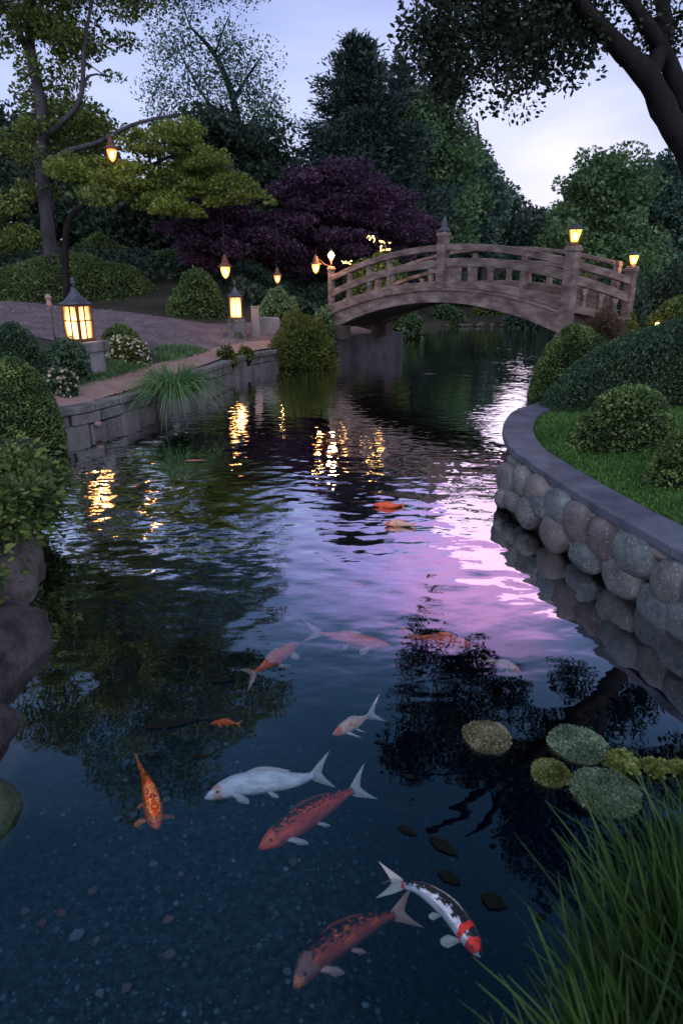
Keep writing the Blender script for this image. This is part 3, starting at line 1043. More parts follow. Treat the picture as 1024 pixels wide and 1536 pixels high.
def on_curve(C, cum, s, off=0.0):
    x = np.interp(s, cum, C[:, 0]); y = np.interp(s, cum, C[:, 1])
    x2 = np.interp(min(s + .05, cum[-1]), cum, C[:, 0]); y2 = np.interp(min(s + .05, cum[-1]), cum, C[:, 1])
    x1 = np.interp(max(s - .05, 0), cum, C[:, 0]); y1 = np.interp(max(s - .05, 0), cum, C[:, 1])
    t = np.array((x2 - x1, y2 - y1)); t /= np.linalg.norm(t)
    nrm = np.array((t[1], -t[0]))
    return np.array((x, y)) + nrm * off, t, nrm


def course(mb, C, cum, z0, z1, front, back, lmin, lmax, gap, r, jit=0.008, s0=0.0, s1=None):
    s = s0; s1 = s1 or cum[-1]
    while s < s1 - 0.1:
        l = min(r.uniform(lmin, lmax), s1 - s)
        n = 4
        j = r.normal() * jit
        jz = r.normal() * jit * 0.5
        V = []
        for i in range(n + 1):
            ss = s + gap / 2 + (l - gap) * i / n
            for off, z in ((front + j, z0), (front + j, z1 + jz), (back, z1 + jz), (back, z0)):
                p, _, _ = on_curve(C, cum, ss, off)
                V.append((p[0], p[1], z))
        F = []
        for i in range(n):
            for k in range(4):
                F.append((i * 4 + k, i * 4 + (k + 1) % 4, (i + 1) * 4 + (k + 1) % 4, (i + 1) * 4 + k))
        F.append((0, 3, 2, 1)); F.append((n * 4, n * 4 + 1, n * 4 + 2, n * 4 + 3))
        mb.add(V, F)
        s += l


rw_ = np.random.default_rng(4)
mb = MB(); course(mb, Lc, seg, 0.315, 0.405, 0.045, -0.33, 0.45, 1.0, 0.012, rw_)
mb.build('coping', M['block'], wall, bevel=0.012)
mb = MB(); course(mb, Lc, seg, 0.165, 0.306, 0.012, -0.28, 0.4, 0.8, 0.022, rw_, 0.014); course(mb, Lc, seg, -0.6, 0.152, 0.02, -0.28, 0.28, 0.6, 0.024, rw_, 0.016)
mb.build('block_courses', M['block'], wall, bevel=0.014)
mb = MB(); course(mb, Lc, seg, -1.2, 0.30, -0.03, -0.26, 2, 2.1, 0.0, rw_, 0)
mb.build('mortar', M['mortar'], wall)

# ------------------------------------------------------------------ east wall of boulders with a slate coping
wall2 = empty('boulder_wall', (1.8, 5, 0), 'curved wall of rounded granite boulders under a smooth slate coping', 'wall')
TOPZ = 0.52
ROs, RBs = spline(RO, 220), spline(RB, 220)
seg2 = np.concatenate([[0], np.cumsum(np.linalg.norm(np.diff(ROs, axis=0), axis=1))])
mb = MB(); course(mb, ROs, seg2, TOPZ - 0.065, TOPZ, 0.0, -0.31, 0.75, 1.25, 0.010, np.random.default_rng(9), 0.001)
mb.build('coping', M['coping'], wall2, bevel=0.008)
# wall body behind the boulders
V, F = [], []
zs = [-1.2, -0.3, 0.0, 0.25, TOPZ - 0.07]
for i in range(len(ROs)):
    for z in zs:
        t = max(0, z) / TOPZ
        p = RBs[i] * (1 - t) + ROs[i] * t
        q, tt, nn = on_curve(ROs, seg2, seg2[i])
        p = p - nn * 0.10
        V.append((p[0], p[1], z))
k = len(zs)
for i in range(len(ROs) - 1):
    for j in range(k - 1):
        F.append((i * k + j, i * k + j + 1, (i + 1) * k + j + 1, (i + 1) * k + j))
link('mortar', poly_mesh('mortar', V, F, M['mortar'], True), wall2)
# ruled face, sampled for placing stones
ss, tt_ = np.meshgrid(np.arange(len(ROs)), np.linspace(-0.5, 0.95, 60), indexing='ij')
face = RBs[ss] * (1 - np.clip(tt_, 0, 1))[..., None] + ROs[ss] * np.clip(tt_, 0, 1)[..., None]
face = np.concatenate([face, (tt_ * TOPZ)[..., None]], 2)
fu, fv = project(face)
spots = [(175, 762, 42, 30), (163, 850, 40, 80), (235, 862, 38, 58), (187, 940, 34, 38), (250, 990, 46, 62), (303, 880, 50, 62), (315, 968, 32, 52), (388, 938, 56, 68),
         (365, 1087, 70, 66), (468, 1033, 70, 78), (588, 1083, 72, 80), (500, 1178, 86, 66), (712, 1162, 86, 84), (655, 1268, 84, 98), (860, 1290, 66, 92),
         (805, 1400, 80, 96), (925, 1450, 90, 90), (500, 955, 60, 28), (620, 1028, 52, 30), (790, 1110, 60, 32), (430, 905, 30, 24), (900, 1210, 60, 34),
         (240, 790, 30, 24), (345, 850, 34, 22), (1010, 1340, 90, 90), (1060, 1500, 90, 100), (1140, 1400, 90, 90), (1160, 1560, 110, 100), (1240, 1450, 100, 90),
         (150, 930, 24, 40), (1290, 1580, 100, 90)]
import bmesh
rb_ = np.random.default_rng(17)
for i, (a, b, rx, ry) in enumerate(spots):
    px, py = 700 + a / 2.844, 420 + b / 2.844
    q = np.unravel_index(np.argmin((fu - px) ** 2 + (fv - py) ** 2), fu.shape)
    c = face[q].copy()
    dep = depth_of(c)
    rx_, rz_ = rx / 2.844 * dep / 1000 * 1.03, ry / 2.844 * dep / 1000 * 1.12
    c[2] = min(c[2], 0.45 - min(rz_, 0.15 if ry > 36 else rz_ * .8) * 0.9)
    t = ROs[min(q[0] + 3, len(ROs) - 1)] - ROs[max(q[0] - 3, 0)]; t /= np.linalg.norm(t)
    nn = np.array((t[1], -t[0]))
    vd = np.array((c[0], c[1])); vd /= np.linalg.norm(vd)
    rz_ = min(rz_, 0.15) if ry > 36 else rz_ * 0.8
    fore = max(0.45, abs(t[0] * vd[1] - t[1] * vd[0]))
    rx_ = min(rx_ / fore, 0.20)
    bm = bmesh.new()
    bmesh.ops.create_icosphere(bm, subdivisions=4, radius=1)
    v = np.array([w_.co[:] for w_ in bm.verts]); fc = np.array([[w_.index for w_ in f.verts] for f in bm.faces]); bm.free()
    d = 1 + 0.15 * sines(v, 100 + i, 1.9, 3) + 0.02 * sines(v, 300 + i, 9, 3)
    v = np.sign(v) * np.abs(v) ** 0.80 * d[:, None]
    an = rb_.normal() * 0.25
    lx = v[:, 0] * math.cos(an) - v[:, 2] * math.sin(an); lz = v[:, 0] * math.sin(an) + v[:, 2] * math.cos(an)
    Pw = np.stack([c[0] + t[0] * lx * rx_ + nn[0] * v[:, 1] * 0.10, c[1] + t[1] * lx * rx_ + nn[1] * v[:, 1] * 0.10, c[2] + lz * rz_], 1)
    Pw[:, :2] -= nn * (0.10 if ry < 36 else 0.035)
    link('boulder', poly_mesh('boulder', Pw, fc, [M['stone'], M['stone_b'], M['stone_w']][int(rb_.integers(0, 3))], True), wall2)

# lawn behind the coping
ROn = offset_curve(ROs, -0.14)
lawn_poly = [tuple(p) for p in ROn[25:215:4]] + [(4.5, 2.0), (6.5, 3.5), (7, 9), (4.2, 10.5)]
sheet('lawn', lawn_poly, M['lawn'], 0.022, 0.05)


def in_poly(poly, x, y):
    c = np.zeros(x.shape, bool); poly = np.array(poly)
    for i in range(len(poly)):
        ax, ay = poly[i]; bx_, by_ = poly[(i + 1) % len(poly)]
        cc = ((ay > y) != (by_ > y)); xi = ax + (y - ay) * (bx_ - ax) / ((by_ - ay) if by_ != ay else 1e-9)
        c ^= cc & (x < xi)
    return c


def scatter(poly, n, r, maxd=None):
    poly = np.array(poly); lo, hi = poly.min(0), poly.max(0)
    x = r.uniform(lo[0], hi[0], n * 3); y = r.uniform(lo[1], hi[1], n * 3)
    k = in_poly(poly, x, y); x, y = x[k], y[k]
    sd = sd_pond(x, y)
    if maxd: k = sd < maxd; x, y, sd = x[k], y[k], sd[k]
    x, y, sd = x[:n], y[:n], sd[:n]
    return np.stack([x, y, land(x, y, sd) + 0.02 * np.sin(x * 1.7 + 1) * np.sin(y * 1.3)], 1)


rg = np.random.default_rng(31)
LP = [tuple(p) for p in offset_curve(ROs, -0.33)[25:215:4]] + [(4.5, 2.0), (6.5, 3.5), (7, 9), (4.2, 10.5)]
G['turf'] = leaf_mat('turf blades', (0.02, 0.055, 0.010), (0.05, 0.115, 0.02), (0.09, 0.17, 0.04), scale=2.5)
blades('grass', None, scatter(LP, 60000, rg, 1.9) + (0, 0, 0.018), 0.04, (0, 0), 0.0035, 'turf', None, segs=2, spread=0.5, kind='stuff', seed=5)

# ------------------------------------------------------------------ bridge
PL, PR = np.array((-0.25, 15.95)), np.array((3.65, 11.45))
U = (PR - PL); SPAN = np.linalg.norm(U); U /= SPAN
AW = np.array((-U[1], U[0]))            # across the bridge, away from the viewer
BW = 1.55


def plane_hit(px, py, p0, u, off=0.0):
    nrm = np.array((-u[1], u[0]))
    d = ray(px, py)
    t = (np.dot(p0, nrm) + off) / np.dot(d[:2], nrm)
    p = O + d * t
    return np.dot(p[:2] - p0, u), p[2]


def curve_fit(pts, deg=3, p0=PL, u=U):
    q = np.array([plane_hit(x, y, p0, u) for x, y in pts])
    return np.poly1d(np.polyfit(q[:, 0], q[:, 1], deg)), q


cTop, qT = curve_fit([(497.5, 412), (542.6, 392.6), (597.7, 375.5), (654, 366.7), (667, 365.6), (735.5, 367), (790.6, 375), (843, 385.4)])
cMid, _ = curve_fit([(497.5, 434), (548, 413), (603, 396.4), (654, 389), (735.5, 388), (790.6, 394.8), (840, 404.7)])
cSill, _ = curve_fit([(497.5, 456), (548, 437.7), (603, 428), (654, 422), (735.5, 425.6), (790.6, 435), (837.4, 448.8)])
cDeck, _ = curve_fit([(498.6, 468), (548, 448.8), (603, 436.6), (654, 432), (735, 437.7), (790.6, 448.8), (837, 465)])
cSof, qS = curve_fit([(505, 490), (548, 470.8), (592, 459.8), (642, 454), (691, 456), (735.5, 463.6), (790.6, 480.7), (834.6, 499.4)])
uL, uR = 0.03, float(plane_hit(847, 420, PL, U)[0])


def W(u, off, z, p0=PL, uu=U):
    a = np.array((-uu[1], uu[0]))
    p = p0 + uu * u + a * off
    return (p[0], p[1], z)


def strip_beam(mb, us, ztop, zbot, o0, o1):
    """beam following two height curves between offsets o0 (near) and o1 (far)"""
    V, F = [], []
    for u in us:
        V += [W(u, o0, zbot(u)), W(u, o1, zbot(u)), W(u, o1, ztop(u)), W(u, o0, ztop(u))]
    n = len(us)
    for i in range(n - 1):
        for k in range(4):
            F.append((i * 4 + k, i * 4 + (k + 1) % 4, (i + 1) * 4 + (k + 1) % 4, (i + 1) * 4 + k))
    F.append((0, 3, 2, 1)); F.append(tuple((n - 1) * 4 + k for k in range(4)))
    mb.add(V, F)


bridge = empty('footbridge', (PL[0], PL[1], 0.7), 'arched mauve timber footbridge over the pond with three rails', 'bridge')
us = np.linspace(uL - 0.05, uR + 0.05, 40)
mb = MB(); strip_beam(mb, us, lambda u: cDeck(u) - 0.045, lambda u: cSof(u), 0.0, 0.16); mb.build('arch_girder', M['wood'], bridge, bevel=0.008)
mb = MB(); strip_beam(mb, us, lambda u: cDeck(u) - 0.045, lambda u: cSof(u), BW - 0.16, BW); mb.build('arch_girder', M['wood'], bridge, bevel=0.008)
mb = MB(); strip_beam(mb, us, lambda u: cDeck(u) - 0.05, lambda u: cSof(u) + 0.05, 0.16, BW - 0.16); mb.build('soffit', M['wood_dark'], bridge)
mb = MB(); strip_beam(mb, us, lambda u: cDeck(u), lambda u: cDeck(u) - 0.05, -0.035, BW + 0.035)
mb.build('deck', M['wood'], bridge, bevel=0.006)
for off in (0.02, BW - 0.14):
    mb = MB(); strip_beam(mb, us, lambda u: cTop(u) - (off > 1) * 0.02, lambda u: cTop(u) - (0.12 if off < 1 else 0.085), off, off + 0.12); mb.build('top_rail', M['wood'], bridge, bevel=0.012)
    mb = MB(); strip_beam(mb, us, lambda u: cMid(u) - (off > 1) * 0.03, lambda u: cMid(u) - (0.15 if off < 1 else 0.11), off + 0.01, off + 0.11); mb.build('middle_rail', M['wood'], bridge, bevel=0.012)
    mb = MB(); strip_beam(mb, us, lambda u: cSill(u), lambda u: cDeck(u) + 0.001, off - 0.01, off + 0.13); mb.build('bottom_rail', M['wood'], bridge, bevel=0.012)


def u_at(px, py=430, off=0.0):
    return float(plane_hit(px, py, PL, U, off)[0])


# balusters of the near parapet, full height
for px, wd in [(520.5, 0.12), (549.5, 0.10), (578.5, 0.09), (780, 0.13), (700, 0.09)]:
    u = u_at(px)
    full = px != 700
    zt = (cTop(u) - 0.118) if full else cMid(u) - 0.148
    mb = MB(); c = W(u, 0.08, (cSill(u) + zt) / 2)
    mb.box(c, (wd, 0.075, zt - cSill(u) + 0.004), (U[0], U[1], 0)); mb.build('baluster', M['wood'], bridge, bevel=0.01)
# short flared balusters of the far parapet
for u in np.arange(0.55, SPAN - 0.3, 0.46):
    mb = MB()
    z0, z1 = cSill(u) - 0.002, cMid(u) - 0.148
    pr = [(0.055, 0), (0.04, 0.35), (0.04, 0.6), (0.085, 1.0)]
    V, F = [], []
    for r0, t in pr:
        z = z0 + (z1 - z0) * t
        V += [W(u - r0, BW - 0.12, z), W(u + r0, BW - 0.12, z), W(u + r0, BW - 0.05, z), W(u - r0, BW - 0.05, z)]
    for i in range(3):
        for k in range(4):
            F.append((i * 4 + k, i * 4 + (k + 1) % 4, (i + 1) * 4 + (k + 1) % 4, (i + 1) * 4 + k))
    mb.add(V, F); mb.build('baluster', M['wood'], bridge)
for u in (0.5, 1.7, 2.9, 4.1, 5.3):
    mb = MB(); zt = cTop(u) - 0.118
    mb.box(W(u, BW - 0.085, (cSill(u) + zt) / 2), (0.11, 0.08, zt - cSill(u)), (U[0], U[1], 0)); mb.build('baluster', M['wood'], bridge, bevel=0.01)
# board panel beside the crown post
uc = u_at(660)
mb = MB(); u0 = uc + 0.12; u1 = u_at(686)
strip_beam(mb, np.linspace(u0, u1, 4), lambda u: cMid(u) - 0.148, lambda u: cSill(u) - 0.001, 0.06, 0.10)
for k in range(1, 3):
    uu = u0 + (u1 - u0) * k / 3
    mb.box(W(uu, 0.055, (cMid(uu) + cSill(uu)) / 2 - 0.07), (0.012, 0.012, 0.3), (U[0], U[1], 0))
mb.build('panel', M['wood'], bridge)


def post(u, off, size, z0, z1, cap=0.03, p=None):
    c = W(u, off, 0) if p is None else p
    mb = MB()
    mb.box((c[0], c[1], (z0 + z1) / 2), (size, size, z1 - z0), (U[0], U[1], 0), taper=0.97)
    o = mb.build('post', M['wood'], bridge, bevel=0.014)
    mb = MB()
    mb.box((c[0], c[1], z1 + 0.028), (size + cap * 2, size + cap * 2, 0.05), (U[0], U[1], 0))
    mb.box((c[0], c[1], z1 + 0.072), (size + cap, size + cap, 0.036), (U[0], U[1], 0), taper=0.8)
    mb.build('post_cap', M['wood'], o, bevel=0.008)
    return o


zpL = plane_hit(494, 406, PL, U)[1]
post(-0.04, 0.06, 0.12, 0.45, zpL, 0.012)
zc = plane_hit(660, 352, PL, U)[1]
pc = post(uc, 0.03, 0.18, cDeck(uc) - 0.02, zc - 0.03, 0.012)
c = W(uc, 0.03, zc + 0.05)
mb = MB()
mb.lathe(c, [(0.115, 0), (0.10, 0.05), (0.06, 0.08), (0.05, 0.095), (0.068, 0.115), (0.055, 0.135), (0.04, 0.145), (0.055, 0.165), (0.04, 0.185), (0.03, 0.195), (0.038, 0.215), (0.022, 0.24), (0.004, 0.29)], 14)
mb.build('finial', M['metal'], pc, True)
zR = plane_hit(852, 372, PL, U)[1]
post(uR + 0.06, 0.05, 0.19, 0.35, zR - 0.05, 0.016)
post(0.0, BW - 0.06, 0.12, 0.45, cTop(0.0) - 0.05, 0.006)
post(uR + 0.08, BW - 0.06, 0.12, 0.6, cTop(uR) - 0.12, 0.004)
# splayed wing at the east end
WP = np.array(W(uR + 0.06, 0.05, 0)[:2]); R2 = np.array((aty(944, 430, 12.15)[0], 12.15))
WU = R2 - WP; WL = np.linalg.norm(WU); WU /= WL
z2 = aty(945, 404, 12.15)[2]
post(0, 0, 0.155, 0.6, z2 - 0.04, 0.014, p=(R2[0], R2[1], 0))


def wing(name, pa, pb, th, o0, o1):
    a, b = plane_hit(pa[0], pa[1], WP, WU), plane_hit(pb[0], pb[1], WP, WU)
    f = np.poly1d(np.polyfit([a[0], b[0]], [a[1], b[1]], 1))
    V = []
    F = []
    us_ = np.linspace(0.09, WL - 0.06, 8)
    for u in us_:
        z = f(u) + 0.02 * math.sin((u / WL) * math.pi)
        V += [W(u, o0, z - th, WP, WU), W(u, o1, z - th, WP, WU), W(u, o1, z, WP, WU), W(u, o0, z, WP, WU)]
    for i in range(7):
        for k in range(4):
            F.append((i * 4 + k, i * 4 + (k + 1) % 4, (i + 1) * 4 + (k + 1) % 4, (i + 1) * 4 + k))
    F.append((0, 3, 2, 1)); F.append((28, 29, 30, 31))
    mb = MB(); mb.add(V, F); mb.build(name, M['wood'], bridge, bevel=0.01)
    return f


wing('top_rail', (861, 391.5), (939, 414.6), 0.12, -0.05, 0.05)
fm = wing('middle_rail', (859, 412), (937, 439), 0.15, -0.045, 0.045)
fs = wing('bottom_rail', (856, 458), (935, 478), 0.12, -0.05, 0.05)
for u in (0.35, 0.75, 1.1):
    if u < WL - 0.15:
        za, zb = fs(u), fm(u) - 0.15
        mb = MB(); V, F = [], []
        for r0, t in [(0.05, 0), (0.035, .4), (0.035, .65), (0.08, 1)]:
            z = za + (zb - za) * t
            V += [W(u - r0, -0.03, z, WP, WU), W(u + r0, -0.03, z, WP, WU), W(u + r0, 0.03, z, WP, WU), W(u - r0, 0.03, z, WP, WU)]
        for i in range(3):
            for k in range(4):
                F.append((i * 4 + k, i * 4 + (k + 1) % 4, (i + 1) * 4 + (k + 1) % 4, (i + 1) * 4 + k))
        mb.add(V, F); mb.build('baluster', M['wood'], bridge)
# abutments
a0 = atz(494, 543, 0)[:2]; a1 = atz(605, 533, 0)[:2]
d1 = (a1 - a0) / np.linalg.norm(a1 - a0); d2 = np.array((-d1[1], d1[0]))
cc = (a0 + a1) / 2 + d2 * 0.55 - d1 * 0.1
mb = MB()
hA = aty(605, 498.5, a1[1])[2]
mb.box((cc[0], cc[1], hA / 2 - 0.6), (np.linalg.norm(a1 - a0) + 0.2, 1.1, hA + 1.2), (d1[0], d1[1], 0), taper=0.985)
mb.box((cc[0], cc[1], hA + 0.02 - 0.02), (0.02, 1.12, 0.02), (d1[0], d1[1], 0))
mb.build('abutment', M['pier'], bridge, bevel=0.03)
# bearing block under the arch foot
for off in (0.1, BW - 0.1):
    mb = MB()
    p = W(0.2, off, 0); mb.box((p[0], p[1], (hA + cSof(0.2)) / 2 + 0.01), (0.5, 0.24, max(0.05, cSof(0.2) - hA + 0.06)), (U[0], U[1], 0))
    mb.build('bearing', M['wood_dark'], bridge)
ce = W(uR + 0.38, BW / 2, 0)
mb = MB(); mb.box((ce[0], ce[1], 0.05), (0.8, BW + 0.3, 2.0), (U[0], U[1], 0)); mb.build('abutment', M['concrete'], bridge, bevel=0.03)

# ------------------------------------------------------------------ lamps on the posts


def post_lantern(c, s, label, mat='lamp', watts=18):
    c = np.array(c, float)
    t = empty('post_lantern', c, label, 'lantern', 'lanterns on the bridge posts')
    mb = MB(); mb.lathe(c, [(0.085 * s, 0), (0.095 * s, 0.02 * s), (0.06 * s, 0.035 * s), (0.05 * s, 0.055 * s)], 12); mb.build('base', M['copper'], t, True)
    mb = MB(); mb.lathe(c, [(0.062 * s, 0.06 * s), (0.072 * s, 0.075 * s), (0.112 * s, 0.235 * s), (0.105 * s, 0.245 * s)], 6, 0.3); mb.build('glass', M[mat], t)
    mb = MB(); mb.lathe(c, [(0.125 * s, 0.245 * s), (0.12 * s, 0.262 * s), (0.07 * s, 0.30 * s), (0.03 * s, 0.325 * s), (0.02 * s, 0.35 * s), (0.012 * s, 0.36 * s), (0.003 * s, 0.41 * s)], 12); mb.build('cap', M['metal'], t, True)
    mb = MB()
    for k in range(6):
        a = 0.3 + k * math.pi / 3
        mb.tube([(c[0] + 0.064 * s * math.cos(a), c[1] + 0.064 * s * math.sin(a), c[2] + 0.06 * s), (c[0] + 0.115 * s * math.cos(a), c[1] + 0.115 * s * math.sin(a), c[2] + 0.245 * s)], 0.0045 * s, 5)
    mb.build('frame', M['copper'], t)
    mb = MB(); mb.lathe(c, [(0.012 * s, 0.09 * s), (0.035 * s, 0.12 * s), (0.045 * s, 0.155 * s), (0.03 * s, 0.19 * s), (0.006 * s, 0.20 * s)], 10); mb.build('bulb', M['filament'], t, True)
    point(c + (0, 0, 0.16 * s), watts, radius=0.04, parent=t)
    return t


cR = W(uR + 0.06, 0.05, zR + 0.035)
post_lantern(cR, 0.95, 'larger amber glass lantern on the tall post where bridge meets shrubs', watts=42)
post_lantern((R2[0], R2[1], z2 + 0.045), 0.72, 'small amber lantern on the end post of the splayed rail', watts=34)
# bare bulb lamp on the slim west post, with an arm carrying a hanging lantern
cl = np.array(W(-0.04, 0.06, zpL + 0.09))
t = empty('pole_lamp', cl, 'bright bare bulb lamp on a thin pole above the bridge end post', 'lamp')
zb = aty(496, 384.5, cl[1])[2]
mb = MB(); mb.tube([cl, (cl[0], cl[1], zb - 0.05)], 0.022, 8); mb.lathe((cl[0], cl[1], zb - 0.10), [(0.03, 0), (0.05, 0.03), (0.03, 0.045)], 10); mb.build('pole', M['copper'], t, True)
mb = MB(); mb.lathe((cl[0], cl[1], zb - 0.05), [(0.02, 0), (0.06, 0.03), (0.075, 0.075), (0.05, 0.12), (0.01, 0.145)], 12); mb.build('bulb', M['filament'], t, True)
mb = MB(); mb.lathe((cl[0], cl[1], zb + 0.10), [(0.05, 0), (0.03, 0.03), (0.004, 0.07)], 10); mb.build('cap', M['metal'], t, True)
hx = aty(475, 400, cl[1])
mb = MB(); mb.tube([(cl[0], cl[1], zb - 0.22), (cl[0] - 0.15, cl[1], zb - 0.17), (hx[0] + 0.01, cl[1], zb - 0.02)], 0.012, 6); mb.build('arm', M['copper'], t, True)
point((cl[0], cl[1] - 0.12, zb - 0.02), 34, radius=0.05, parent=t)


def hanging_lantern(px, py, Y, s, label, mat='lamp_red', watts=6, wire=1.2, X=None):
    c = aty(px, py, Y)
    t = empty('hanging_lantern', c, label, 'lantern', 'small lanterns hanging among the trees')
    mb = MB(); mb.lathe(c, [(0.01 * s, -0.13 * s), (0.05 * s, -0.09 * s), (0.075 * s, -0.02 * s), (0.085 * s, 0.05 * s), (0.07 * s, 0.065 * s)], 12); mb.build('glass', M[mat], t, True)
    mb = MB(); mb.lathe(c, [(0.15 * s, 0.062 * s), (0.13 * s, 0.078 * s), (0.07 * s, 0.12 * s), (0.055 * s, 0.15 * s), (0.07 * s, 0.165 * s), (0.04 * s, 0.19 * s), (0.05 * s, 0.21 * s), (0.02 * s, 0.25 * s), (0.012 * s, 0.28 * s)], 12)
    mb.build('cap', M['copper'], t, True)
    mb = MB(); mb.lathe(c, [(0.006 * s, -0.08 * s), (0.025 * s, -0.05 * s), (0.032 * s, -0.015 * s), (0.02 * s, 0.02 * s), (0.005 * s, 0.035 * s)], 10); mb.build('bulb', M['filament'], t, True)
    mb = MB(); mb.tube([(c[0], c[1], c[2] + 0.27 * s), (c[0] + 0.01, c[1], c[2] + 0.27 * s + wire)], 0.0016, 5); mb.build('wire', M['metal'], t)
    point(c + np.array((0, 0, -0.01)), watts, (1.0, 0.4, 0.12), 0.04, parent=t)


hanging_lantern(473.5, 401, float(cl[1]), 1.0, 'small amber lantern hanging beside the thin bridge lamp pole', 'lamp', 18, 0.1)
hanging_lantern(338, 406, 17.2, 1.35, 'ringed copper lantern hanging above the paned box lantern', 'lamp', 22, 1.8)
hanging_lantern(416, 417, 18.5, 1.0, 'dim orange drop lantern hanging under the purple maple', 'lamp_red', 10, 1.8)
hanging_lantern(168, 230, 17.6, 1.35, 'orange lantern hanging from the limb of the big tree', 'lamp_red', 8, 0.35)


def paned_lantern(c, wd, hg, rot, roof_r, roof_h, label, cols, rows, watts):
    c = np.array(c, float)
    t = empty('garden_lantern', c, label, 'lantern')
    ux, uy = np.array((math.cos(rot), math.sin(rot), 0)), np.array((-math.sin(rot), math.cos(rot), 0))
    h = wd / 2
    mb = MB()
    mb.box(c + (0, 0, 0.02), (wd * 1.12, wd * 1.12, 0.04), ux)
    mb.box(c + (0, 0, hg - 0.015), (wd * 1.06, wd * 1.06, 0.03), ux)
    for sx in (-1, 1):
        for sy in (-1, 1):
            p = c + ux * sx * (h - 0.012) + uy * sy * (h - 0.012)
            mb.box(p + (0, 0, hg / 2), (0.032, 0.032, hg), ux)
    for f in range(4):
        a = [ux, uy, -ux, -uy][f]; b = [uy, -ux, -uy, ux][f]
        for i in range(1, cols):
            p = c + a * (h - 0.006) + b * (wd * (i / cols) - h)
            mb.box(p + (0, 0, hg / 2), (0.018, 0.018, hg - 0.05), a)
        for j in range(1, rows):
            p = c + a * (h - 0.008) + (0, 0, hg * (0.36 + 0.20 * (rows == 2)) + 0.0)
            mb.box(p, (0.016, wd - 0.03, 0.018), a)
    mb.build('frame', M['copper'], t)
    for f in range(4):
        a = [ux, uy, -ux, -uy][f]
        mb = MB(); mb.box(c + a * (h - 0.022) + (0, 0, hg / 2), (0.006, wd - 0.05, hg - 0.06), a); mb.build('pane', M['pane'], t)
    # flared roof
    n = 24
    V, F = [], []
    prof = [(1.0, 0.0), (1.0, 0.018), (0.72, 0.17), (0.42, 0.48), (0.2, 0.82), (0.1, 1.0), (0.05, 1.03)]
    for i, (r, z) in enumerate(prof):
        for k in range(n):
            an = 2 * math.pi * k / n + rot
            sq = 1 / max(abs(math.cos(an - rot)), abs(math.sin(an - rot)))
            rr = roof_r * r * (1 + (sq - 1) * 0.45 * r)
            up = 0.06 * (sq - 1) * r * r * roof_r / 0.3 * 0.6
            V.append((c[0] + rr * math.cos(an), c[1] + rr * math.sin(an), c[2] + hg + z * roof_h + up))
    for i in range(len(prof) - 1):
        for k in range(n):
            F.append((i * n + k, i * n + (k + 1) % n, (i + 1) * n + (k + 1) % n, (i + 1) * n + k))
    F.append(tuple(range(n))[::-1]); F.append(tuple(range((len(prof) - 1) * n, len(prof) * n)))
    mb = MB(); mb.add(V, F); ro_ = mb.build('roof', M['metal'], t, True)
    mb = MB(); mb.lathe(c + (0, 0, hg + roof_h), [(0.03, 0), (0.018, 0.03), (0.034, 0.05), (0.036, 0.065), (0.015, 0.085), (0.04, 0.11), (0.012, 0.125), (0.003, 0.14)], 12); mb.build('finial', M['metal'], ro_, True)
    point(c + (0, 0, hg * 0.5), watts, (1.0, 0.52, 0.2), 0.07, parent=t)
    return t


lb_ = aty(121, 511, 10.2)
paned_lantern(lb_, 0.29, 0.52, R(-22), 0.20, 0.24, 'tall garden lantern with glowing paned sides and curved metal roof on stone pedestal', 2, 2, 36)
pg = h1(lb_[0], lb_[1])
t = empty('stone_pedestal', (lb_[0] + 0.06, lb_[1], pg), 'stone pedestal with square cap carrying the tall paned lantern', 'pedestal')
mb = MB(); mb.box((lb_[0] + 0.06, lb_[1], lb_[2] - 0.076), (0.50, 0.50, 0.145), (math.cos(R(-22)), math.sin(R(-22)), 0)); mb.build('cap', M['block'], t, bevel=0.015)
mb = MB(); mb.box((lb_[0] + 0.10, lb_[1], (pg + lb_[2]) / 2 - 0.25), (0.34, 0.34, lb_[2] - 0.15 - pg + 0.5), (math.cos(R(-22)), math.sin(R(-22)), 0), taper=0.92); mb.build('shaft', M['concrete'], t, bevel=0.02)

l2 = aty(354.5, 478, 15.4)
paned_lantern(l2, 0.285, 0.48, R(8), 0.185, 0.20, 'squat garden lantern with bright panes and mossy roof beside the gravel path', 2, 1, 36)
g2 = h1(l2[0], l2[1])
t = empty('stone_plinth', (l2[0], l2[1], g2), 'low weathered plinth under the bright squat lantern', 'pedestal')
mb = MB(); mb.box((l2[0], l2[1], (g2 + l2[2]) / 2 - 0.05), (0.42, 0.42, l2[2] - g2 + 0.1 - 0.004), (math.cos(R(8)), math.sin(R(8)), 0), taper=0.9); mb.build('block', M['moss_rock'], t, bevel=0.03)
p = aty(383, 480, 15.9); g3 = h1(p[0], p[1])
t = empty('stone_post', (p[0], p[1], g3), 'plain pale stone post standing beside the squat lantern', 'post')
zt = aty(383, 461, 15.9)[2]
mb = MB(); mb.box((p[0], p[1], (g3 + zt) / 2 - 0.1), (0.19, 0.16, zt - g3 + 0.2), (0.97, 0.2, 0), taper=0.93); mb.build('shaft', M['concrete'], t, bevel=0.02)
mb = MB(); mb.box((p[0], p[1], zt + 0.012), (0.21, 0.18, 0.03), (0.97, 0.2, 0)); mb.build('cap', M['concrete'], t, bevel=0.01)
p = aty(403, 490, 16.3); g3 = h1(p[0], p[1])
mb = MB(); mb.box((p[0], p[1], g3 + 0.12), (0.55, 0.12, 0.5), (0.95, 0.3, 0), taper=0.95, jit=0.03)
tag(mb.build('stone_slab', M['concrete'], bevel=0.03), 'pale upright stone slab leaning by the stone post at path edge', 'stone')

